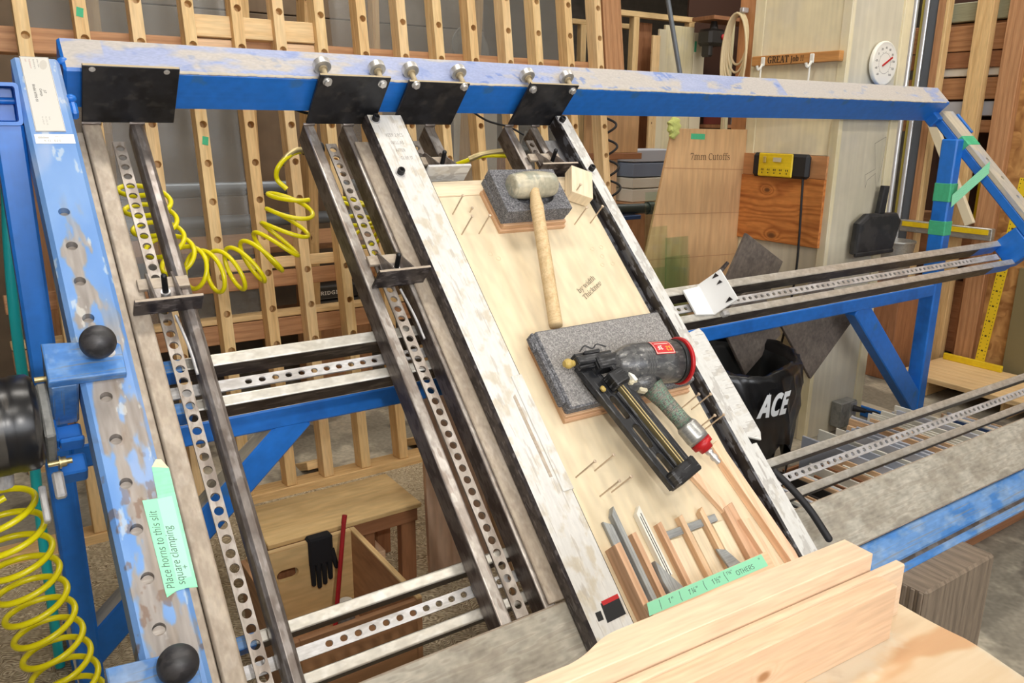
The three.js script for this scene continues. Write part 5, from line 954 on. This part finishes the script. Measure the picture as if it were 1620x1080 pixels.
// ---------------------------------------------------------------- black bag, felt mats, offcut sheets
{
  const t = new Thing('trash_can', 'black bucket lined with a plastic bag and marked ACE in white', 'bucket', [2.06, 0, -1.8], W);
  t.part('bucket', lathe([[0, 0], [0.2, 0], [0.21, 0.01], [0.268, 0.47], [0.275, 0.475], [0.275, 0.5], [0.262, 0.5], [0.25, 0.47], [0.2, 0.02], [0, 0.02]], [2.06, 0.0, -1.8], [0, 1, 0], 48), M.bucketBlack);
  { // crumpled bag rim
    const pts = [], N = 96, rows = 10, g = new THREE.BufferGeometry(), idx = [], pos = [];
    const prof = [[0.255, 0.38], [0.26, 0.46], [0.258, 0.51], [0.268, 0.53], [0.281, 0.525], [0.284, 0.5], [0.283, 0.44], [0.281, 0.36], [0.272, 0.27], [0.268, 0.18]];
    for (let j = 0; j < rows; j++) for (let i = 0; i < N; i++) { const a = i / N * Math.PI * 2, w = 0.012 * Math.sin(a * 7 + j) + 0.009 * Math.sin(a * 17 + j * 1.7) + 0.006 * Math.sin(a * 31 - j * 2.1), r = prof[j][0] + Math.abs(w) * (j > 5 ? 0.9 : j > 3 ? 0.4 : 0.1), y = prof[j][1] + (j === 9 ? 0.09 * Math.sin(a * 5 + 1) : j === 3 || j === 2 ? 0.012 * Math.sin(a * 6) : 0) + w * 0.25; pos.push(2.06 + Math.cos(a) * r, y, -1.8 + Math.sin(a) * r); }
    for (let j = 0; j + 1 < rows; j++) for (let i = 0; i < N; i++) { const a = j * N + i, b = j * N + (i + 1) % N, c = a + N, d = b + N; idx.push(a, c, b, b, c, d); }
    g.setAttribute('position', new THREE.BufferAttribute(new Float32Array(pos), 3)); g.setIndex(idx); g.computeVertexNormals();
    g.setAttribute('uv', new THREE.BufferAttribute(new Float32Array(pos.length / 3 * 2), 2));
    t.part('bag_liner', keepUV(g), M.bag, { label: 'shiny black bag folded over the rim' });
  }
  { const g = new THREE.CylinderGeometry(0.308, 0.3, 0.15, 20, 1, true, -0.5, 0.72); const tx = inkOnly(512, 224, (c, w, h) => { c.fillStyle = '#d6d9da'; c.strokeStyle = '#d6d9da'; c.lineWidth = 9; c.font = 'bold italic 150px sans-serif'; c.fillText('ACE', 110, 166); c.strokeText('ACE', 110, 166); }); g.translate(2.06, 0.43, -1.8); t.part('lettering_panel', keepUV(g), tx, { label: 'white ACE lettering' }); }
}
const mat2 = (lab, cx, cy, z, w, h, ang, tilt) => single('felt_mat', lab, 'mat', (() => { const g = bx(0, 0, 0, w, h, 0.014, 0.002); g.rotateZ(ang); g.rotateX(tilt); g.translate(cx, cy, z); return g; })(), M.felt, [cx, cy - h / 2, z], W, 'grey felt mats');
mat2('grey felt mat standing corner up behind the taped clamp head', 2.29, 0.72, -1.87, 0.246, 0.3, -0.505, 0);
mat2('grey felt mat leaning in the black bucket, left', 2.24, 0.585, -1.8, 0.22, 0.27, 0.62, 0.0);
mat2('large grey felt mat sliding out to the right of the black bucket', 2.69, 0.53, -1.85, 0.30, 0.34, 0.72, 0.0);
{
  const t = new Thing('sample_crate', 'shallow plywood crate on the floor holding upright sample sheets', 'crate', [2.35, 0, -1.3], W);
  t.part('end_board', cbox(1.57, 1.582, 0, 0.17, -1.5, -1.06, 0.001, { grain: 'z' }), M.plyRed); t.part('end_board', cbox(3.1, 3.112, 0, 0.12, -1.5, -1.06, 0.001, { grain: 'z' }), M.plyRed);
  t.part('front_board', cbox(1.5821, 3.0999, 0, 0.1, -1.072, -1.06, 0.001), M.plyRed);
  t.part('back_board', cbox(1.5821, 2.345, 0, 0.06, -1.512, -1.5, 0.001), M.plyRed); t.part('back_board', cbox(2.345, 3.0999, 0, 0.06, -1.682, -1.67, 0.001), M.plyRed);
  const kinds = [['white laminate sample sheet standing in the floor crate', M.ivory], ['pale blue grey sample sheet standing in the floor crate', M.paleBlue], ['tan plywood sample sheet standing in the floor crate', M.tanoak], ['brown hardwood sample sheet standing in the floor crate', M.plyRed], ['dark sample sheet standing in the floor crate', M.toolDark], ['navy blue sample sheet standing in the floor crate', M.navy]];
  let x = 1.59;
  const pick = [0, 1, 0, 1, 2, 1, 0, 3, 0, 1, 2, 0, 4, 0, 2, 1, 3, 0, 5, 0, 1, 2];
  for (let i = 0; x < 3.075; i++) {
    const k = pick[Math.floor(rnd() * pick.length)], w = rr(0.004, 0.011), h = rr(0.14, 0.21), z0 = (x > 2.36 && x < 3.0 ? -1.66 : -1.495) + rr(0, 0.09), z1 = -1.08 - rr(0, 0.12);
    if (x + w > 3.095) break;
    single('sample_sheet', kinds[k][0], 'sheet', cbox(x, x + w, 0.001, h, z0, z1, 0.0008, { grain: 'z' }), kinds[k][1], [x, 0, (z0 + z1) / 2], W, 'upright sample sheets, ' + kinds[k][0].split(' ')[0]);
    x += w + rr(0.001, 0.006);
  }
}
// ---------------------------------------------------------------- leaning sheet, glass and far shelf between rack and column
{
  const t = new Thing('leaning_sheet', 'tall plywood sheet marked 7mm Cutoffs leaning behind the glass', 'plywood', [2.55, 0, -2.33], W);
  const g = poly([[2.07, 0.1], [2.764, 0.06], [2.764, 1.258], [2.33, 1.261]], -2.34, -2.328, 0.001, [], 'y');
  t.part('sheet', g, M.lauan);
  t.part('lettering', quad([[2.38, 1.127, -2.3275], [2.735, 1.12, -2.3275], [2.735, 1.22, -2.3275], [2.38, 1.229, -2.3275]]), inkOnly(1024, 300, (c, w, h) => { c.fillStyle = 'rgba(96,72,48,0.85)'; c.font = '112px serif'; c.fillText('7mm Cutoffs', 150, 260); }), { label: 'pencilled words' });
  t.part('green_tape', quad([[2.43, 1.22, -2.3272], [2.51, 1.218, -2.3272], [2.51, 1.24, -2.3272], [2.43, 1.242, -2.3272]]), M.greenDark, { label: 'bit of green tape' });
  for (const y of [1.11, 0.93, 0.75]) t.part('saw_line', quad([[2.31 - (1.2 - y) * 0.22, y, -2.3274], [2.762, y - 0.018, -2.3274], [2.762, y - 0.0155, -2.3274], [2.31 - (1.2 - y) * 0.22, y + 0.0025, -2.3274]]), M.plyBrown);
}
[[2.215, 2.33, 0.15, 1.02, -2.28, 'tallest clear glass offcut leaning against the plywood sheet'], [2.3, 2.42, 0.15, 0.84, -2.25, 'middle clear glass offcut leaning against the plywood sheet'], [2.27, 2.4, 0.15, 0.77, -2.22, 'shortest clear glass offcut leaning against the plywood sheet']].forEach(([x0, x1, y0, y1, z, lab]) => single('glass_pane', lab, 'glass', (() => { const g = cbox(x0, x1, 0, y1, -0.005, 0.005, 0.0008); g.rotateX(-0.06); g.translate(0, 0, z); return g; })(), M.glass, [x0, 0, z], W, 'leaning glass offcuts'));
single('work_glove', 'pale green glove draped over the top corner of the plywood sheet', 'glove', (() => { const g = new THREE.IcosahedronGeometry(0.034, 3), p = g.attributes.position; for (let k = 0; k < p.count; k++) { const y = p.getY(k); p.setXYZ(k, p.getX(k) * (0.9 + y * 8) + 0.006 * Math.sin(y * 300), y * 1.25, p.getZ(k) * 0.5); } g.computeVertexNormals(); g.translate(2.33, 1.262, -2.325); return keepUV(g); })(), M.limeGlove, [2.33, 1.22, -2.325], W);
single('coiled_cord', 'black coiled cord hanging beside the end of the stud rack', 'cord', helix([[2.46, 1.45, -2.88], [2.475, 1.3, -2.88], [2.5, 1.1, -2.88], [2.53, 0.93, -2.88]], 0.03, 5.5, 0.0055), M.rubber, [2.5, 0.9, -2.88], W);
{
  const t = new Thing('panel_stand', 'pale brown chipboard panel on a timber post behind the black coiled cord', 'panel', [2.6, 0, -3.03], W);
  t.part('chipboard', cbox(2.44, 2.77, 1.14, 1.5, -3.02, -3.0, 0.002), M.lauan);
  t.part('trim', cbox(2.44, 2.79, 1.11, 1.139, -3.05, -2.99, 0.002), M.plyRed);
  t.part('post', cbox(2.48, 2.66, 0, 1.1095, -3.06, -3.02, 0.002, { grain: 'y' }), M.tanoak);
}
{
  const t = new Thing('machine_arm', 'dark green padded clamp arm with a blue base left of the glass', 'machine', [2.55, 0.8, -2.8], W);
  t.part('arm', mg(cyl([2.36, 0.9, -2.8], [2.68, 0.892, -2.8], 0.024, 0.024, 20), cyl([2.66, 0.893, -2.8], [2.7, 0.892, -2.8], 0.03, 0.03, 20)), M.armDark);
  t.part('pad', cyl([2.7, 0.892, -2.8], [2.712, 0.892, -2.8], 0.027, 0.027, 20), M.limeGlove);
  t.part('base', cbox(2.42, 2.6, 0.848, 0.868, -2.85, -2.77, 0.003), M.navy, { label: 'blue base plate' });
  t.part('column', cbox(2.46, 2.52, 0, 0.848, -2.84, -2.78, 0.004), M.plyRed);
}
[[0.86, 0.93, M.ivory, 'lowest white tray in the stack behind the plywood sheet'], [0.935, 0.99, M.ivory, 'middle white tray in the stack behind the plywood sheet'], [0.995, 1.07, M.slate, 'slate blue tray in the stack behind the plywood sheet'], [1.075, 1.14, M.paleBlue, 'pale top tray in the stack behind the plywood sheet']].forEach(([y0, y1, m, lab]) => single('tray', lab, 'tray', cbox(3.02, 3.34, y0, y1, -3.5, -3.3, 0.004), m, [3.18, y0, -3.4], W, 'stacked trays'));
single('tray_stand', 'plywood stand under the stacked trays', 'stand', cbox(2.98, 3.4, 0, 0.858, -3.55, -3.28, 0.003), M.plyBrown, [3.2, 0, -3.4], W);
single('white_post', 'white board standing behind the trays', 'board', cbox(2.92, 2.98, 0, 1.15, -3.45, -3.42, 0.003), M.ivory, [2.95, 0, -3.43], W);
{
  const t = new Thing('panel_cart', 'yellow timber frame cart holding upright panels beyond the beam', 'cart', [4.1, 0, -4.3], W);
  t.part('top_rail', cbox(3.66, 4.36, 1.95, 1.985, -4.25, -4.2, 0.003), M.pine); t.part('top_rail', cbox(3.66, 4.36, 1.95, 1.985, -4.8, -4.75, 0.003), M.pine);
  for (const [x, z] of [[3.79, -4.25], [4.3, -4.25], [3.79, -4.8], [4.3, -4.8]]) t.part('post', cbox(x, x + 0.05, 0.06, 1.95, z, z + 0.05, 0.003), M.pine);
  t.part('deck', cbox(3.66, 4.452, 0.0, 0.06, -4.8, -4.1, 0.003), M.plyBrown);
}
[[4.056, 4.33, 0.06, 1.918, -4.18, M.cream, 'tall cream panel standing in the cart'], [4.335, 4.445, 0.06, 1.886, -4.18, M.ivoryWarm, 'narrow ivory panel with green tape in the cart'], [3.985, 4.05, 0.06, 1.885, -4.16, M.ivoryWarm, 'thin ivory strip panel in the cart'], [3.91, 3.978, 0.06, 1.84, -4.14, M.firPale, 'short tan board in the cart'], [3.845, 4.02, 0.06, 1.93, -4.27, M.plyRed, 'brown panel at the back of the cart']].forEach(([x0, x1, y0, y1, z, m, lab]) => single('stored_panel', lab, 'panel', cbox(x0, x1, y0, y1, z - 0.018, z, 0.002, { grain: 'y' }), m, [x0, y0, z], W, 'panels in the cart'));
single('tape_flag', 'small piece of green tape on the narrow ivory panel in the cart', 'tape', cbox(4.34, 4.36, 1.76, 1.83, -4.1799, -4.179, 0), M.greenDark, [4.35, 1.76, -4.18], W);
single('gray_tube', 'slanting grey tube in front of the stored panels', 'tube', cyl([3.97, 2.1, -4.1], [4.12, 1.5, -4.05], 0.016, 0.016, 14), M.pipeBlue, [4.1, 1.5, -4.05], W);
{
  const t = new Thing('dark_cabinet', 'dark shelf alcove with books behind the hanging tool', 'shelf', [4.3, 0, -3.7], W);
  t.part('back', cbox(4.49, 5.6, 0.0, 2.6, -4.42, -4.4, 0.002), M.toolBrown);
  t.part('side', cbox(4.46, 4.49, 0.0, 1.9495, -4.0, -3.96, 0.002), M.creamDim);
  for (const y of [0.9, 1.25, 1.95]) t.part('shelf_board', cbox(y > 1.5 ? 4.28 : 4.491, 5.6, y, y + 0.025, y > 1.5 ? -4.16 : -4.4, -3.96, 0.002), M.plyRed);
}
for (let i = 0; i < 22; i++) { const x = 4.5 + i * 0.034, h = 0.2 + rr(0, 0.09), y = 1.276; single('book', ['red spined book on the dark shelf', 'dark brown spined book on the dark shelf', 'grey spined book on the dark shelf', 'tan spined book on the dark shelf', 'blue spined book on the dark shelf'][i % 5], 'book', cbox(x, x + 0.03, y, y + h, -4.2, -4.0, 0.002), [M.redDim, M.toolBrown, M.grayCast, M.tanoak, M.navy][i % 5], [x, y, -3.7], W, 'books on the dark shelf, ' + ['red', 'brown', 'grey', 'tan', 'blue'][i % 5]); }
{
  const t = new Thing('cordless_tool', 'dark cordless tool with a red button hanging in the alcove', 'tool', [4.37, 1.78, -4.05], W);
  t.part('body', mg(cbox(4.3, 4.455, 1.79, 1.9, -4.13, -4.0, 0.02), cyl([4.38, 1.9, -4.05], [4.38, 1.9495, -4.05], 0.03, 0.02, 16), cbox(4.32, 4.36, 1.72, 1.8, -4.1, -4.02, 0.01)), M.toolDark);
  t.part('button', lathe([[0, 0], [0.02, 0], [0.018, 0.01], [0, 0.014]], [4.42, 1.848, -4.0], [0, 0, 1], 20), M.redPaint, { label: 'red button' });
}
{
  const t = new Thing('cable_coil', 'cream extension cable coiled on a hook left of the column', 'cable', [2.74, 1.5, -2.4], W);
  for (let k = 0; k < 6; k++) { const r = 0.075 + k * 0.006, dy = -k * 0.016; const pts = []; for (let i = 0; i <= 24; i++) { const a = i / 24 * Math.PI * 2; pts.push([2.76 - k * 0.005, 1.62 + dy + Math.cos(a) * (0.1 + k * 0.016), -2.41 + Math.sin(a) * r * 0.62]); } t.part('cable_loop', tube(pts, 0.0048, 60, 8), M.cableCream); }
  t.part('cable_tail', tube([[2.755, 1.68, -2.46], [2.76, 1.5, -2.47], [2.765, 1.3, -2.465], [2.765, 1.1, -2.46]], 0.0048, 40, 8), M.cableCream);
  t.part('hook', mg(cbox(2.738, 2.774, 1.72, 1.74, -2.4, -2.38, 0.003)), M.zinc);
}
single('side_post', 'timber post behind the column carrying the cable coil', 'post', cbox(2.775, 2.85, 0, 2.6, -2.43, -2.348, 0.003, { grain: 'y' }), M.plyStrip, [2.79, 0, -2.39], W);
// ---------------------------------------------------------------- right hand wall with studs, pipes and shelves (faces left)
{
  const t = new Thing('wall_stud', undefined, undefined, [4.25, 0, -1.8], W).kind('structure'); t.g.userData.label = 'open stud wall with sheathing on the right'; t.g.name = 'wall_stud_right';
  t.part('osb_sheet', cbox(4.21, 4.222, 0.05, 2.6, -2.0, -0.4, 0.001, { grain: 'z' }), M.osb);
  for (const [z0, z1, m] of [[-2.334, -2.318, M.pine], [-2.18, -2.1, M.pine2], [-2.03, -1.94, M.fir], [-2.372, -2.335, M.fir], [-2.66, -2.58, M.fir]]) t.part('stud', cbox(4.16, 4.209, 0, 3.2, z0, z1, 0.002, { grain: 'y' }), m);
  for (const [y0, y1, m] of [[1.64, 1.76, M.fir], [1.56, 1.635, M.plyRed], [1.41, 1.512, M.fir], [1.25, 1.31, M.fir], [0.58, 0.76, M.plyRed], [0.12, 0.5, M.plyRed]]) t.part('cross_board', cbox(4.23, 4.26, y0, y1, -2.6, -1.7, 0.002, { grain: 'z' }), m);
  t.part('dark_panel', cbox(4.222, 4.228, 0.1, 0.55, -2.07, -2.005, 0.001, { grain: 'y' }), M.plyRed);
  t.part('sheet_edge', cbox(4.19, 4.209, 0.05, 0.62, -1.8, -1.2, 0.002, { grain: 'y' }), M.khaki, { label: 'dull olive panel' });
}
for (const [z, lab] of [[-2.505, 'left of the two shiny steel conduits beside the column'], [-2.44, 'right of the two shiny steel conduits beside the column']]) single('conduit', lab, 'pipe', cyl([4.185, 0, z], [4.185, 3.3, z], 0.0145, 0.0145, 20), M.conduit, [4.185, 0, z], W, 'steel conduits');
single('door_jamb', 'dark grey jamb beside the conduits', 'jamb', cbox(4.17, 4.209, 0, 3.0, -2.42, -2.374, 0.003, { grain: 'y' }), M.slateDark, [4.19, 0, -2.4], W);
single('yellow_strip', 'thin yellow edged strip beside the conduits', 'strip', cbox(4.19, 4.209, 0, 3.0, -2.475, -2.455, 0.002, { grain: 'y' }), M.khakiYellow, [4.2, 0, -2.46], W);
[[1.52, 1.56, M.ivory, 'stack of white papers on the upper right shelf'], [1.33, 1.4, M.paleBlue, 'clear plastic tray on the middle right shelf'], [1.78, 1.87, M.sageStack, 'stack of greenish folders on the top right shelf']].forEach(([y0, y1, m, lab]) => single('shelf_item', lab, 'stack', cbox(4.24, 4.5, y0, y1, -2.5, -1.8, 0.004), m, [4.37, y0, -2.1], W));
{
  const t = new Thing('shelf_unit', 'board shelves behind the right stud wall', 'shelf', [4.5, 0, -2.15], W);
  for (const y of [0.2, 0.78, 1.29, 1.495, 1.755]) t.part('shelf_board', cbox(4.265, 4.7, y, y + 0.02, -2.6, -1.7, 0.002, { grain: 'z' }), M.fir);
  t.part('back', cbox(4.7, 4.72, 0, 2.6, -2.6, -1.0, 0.002), M.toolBrown);
}
single('red_book', 'red book leaning on the right shelf', 'book', cbox(4.28, 4.4, 1.315, 1.4, -1.79, -1.76, 0.002), M.redPaint, [4.34, 1.315, -1.77], W);
single('yellow_case', 'yellow case on the right shelf below the stud', 'case', cbox(4.27, 4.45, 0.8, 1.05, -2.1, -1.95, 0.008), M.yellow, [4.36, 0.8, -2.02], W);
{
  const t = new Thing('t_square', 'yellow drywall T square standing against the sheathing', 'T square', [4.15, 0.06, -1.9], W);
  const tick = print(64, 1024, (c, w, h) => { c.fillStyle = '#e6c620'; c.fillRect(0, 0, w, h); c.fillStyle = '#3b3414'; for (let i = 0; i < 48; i++) { c.fillRect(8, i * 21 + 6, 6, 5); c.fillRect(50, i * 21 + 6, 6, 5); if (i % 4 === 0) c.fillRect(24, i * 21 + 4, 14, 9); } });
  t.part('blade', (() => { const g = cbox(4.14, 4.146, 0.107, 1.05, -1.915, -1.87, 0.001, { grain: 'y' }); rot(g, 'X', 0.07, [4.14, 0.05, -1.9]); return g; })(), M.yellow);
  t.part('scale_marks', (() => { const g = quad([[4.1396, 0.107, -1.915], [4.1396, 0.107, -1.87], [4.1396, 1.05, -1.87], [4.1396, 1.05, -1.915]]); rot(g, 'X', 0.07, [4.14, 0.05, -1.9]); return g; })(), tick);
  t.part('crossbar', cbox(4.12, 4.138, 0.1055, 0.138, -2.06, -1.77, 0.002), M.yellow);
}
{
  const t = new Thing('spirit_level', 'long grey level with a yellow scale lying across the studs', 'level', [4.1, 0.75, -2.14], W);
  t.part('body', cbox(4.085, 4.12, 0.742, 0.802, -2.372, -1.905, 0.003, { grain: 'z' }), M.aluminium);
  t.part('yellow_scale', cbox(4.081, 4.0849, 0.77, 0.795, -2.36, -1.92, 0.0005, { grain: 'z' }), M.yellow);
}
single('white_brace', 'white slanting batten behind the blue right post', 'batten', (() => { const g = cbox(-0.012, 0.012, 0, 0.6, -0.022, 0.022, 0.002, { grain: 'y' }); g.rotateX(-0.5); g.translate(4.1, 0.812, -2.02); return g; })(), M.ivoryWarm, [4.1, 0.812, -2.02], W);
{
  const t = new Thing('wood_pallet', 'low pale wooden platform on the floor below the T square', 'pallet', [3.9, 0, -1.8], W);
  t.part('deck', cbox(3.74, 4.158, 0.08, 0.105, -2.08, -1.2, 0.002, { grain: 'z' }), M.firPale);
  for (const z of [-1.98, -1.6, -1.24]) t.part('bearer', cbox(3.78, 4.155, 0, 0.08, z, z + 0.04, 0.002), M.pine2);
}
single('metal_bucket', 'grey metal bucket below the level', 'bucket', lathe([[0, 0], [0.07, 0], [0.09, 0.2], [0.094, 0.2], [0.094, 0.21], [0.088, 0.21], [0.068, 0.01], [0, 0.01]], [3.95, 0.5, -2.3], [0, 1, 0], 28), M.aluminium, [3.95, 0.5, -2.3], W);
single('bucket_stand', 'brown box carrying the grey metal bucket', 'box', cbox(3.84, 4.06, 0, 0.4985, -2.42, -2.18, 0.003), M.plyRed, [3.95, 0, -2.3], W);
// green tape on the right post and beam
{
  const t = new Thing('masking_tape', 'green tape strap from the right side beam to the blue post', 'tape', [3.25, 0.98, -1.7], W);
  t.part('post_band', mg(cbox(3.2505, 3.3065, 0.985, 1.06, -1.7665, -1.6985, 0.003)), M.greenDark);
  t.part('post_band', mg(cbox(3.2505, 3.3065, 0.85, 0.91, -1.7665, -1.6985, 0.003)), M.greenDark);
  t.part('beam_band', cbox(3.2985, 3.3865, 1.135, 1.185, -0.0915, -0.0345, 0.003), M.greenDark, { fr: R });
  t.part('loose_strip', (() => { const g = quad([[3.285, 1.0, -1.685], [3.27, 0.965, -1.69], [3.31, 1.13, -1.56], [3.31, 1.165, -1.56]]); return quad([[3.262, 0.965, -1.692], [3.3, 1.105, -1.585], [3.302, 1.15, -1.59], [3.262, 1.015, -1.694]]); })(), M.green, { label: 'loose pale green strip' });
}
scene.traverse((o) => { if (o.isMesh) { o.castShadow = true; o.receiveShadow = true; } });
renderer.render(scene, camera);
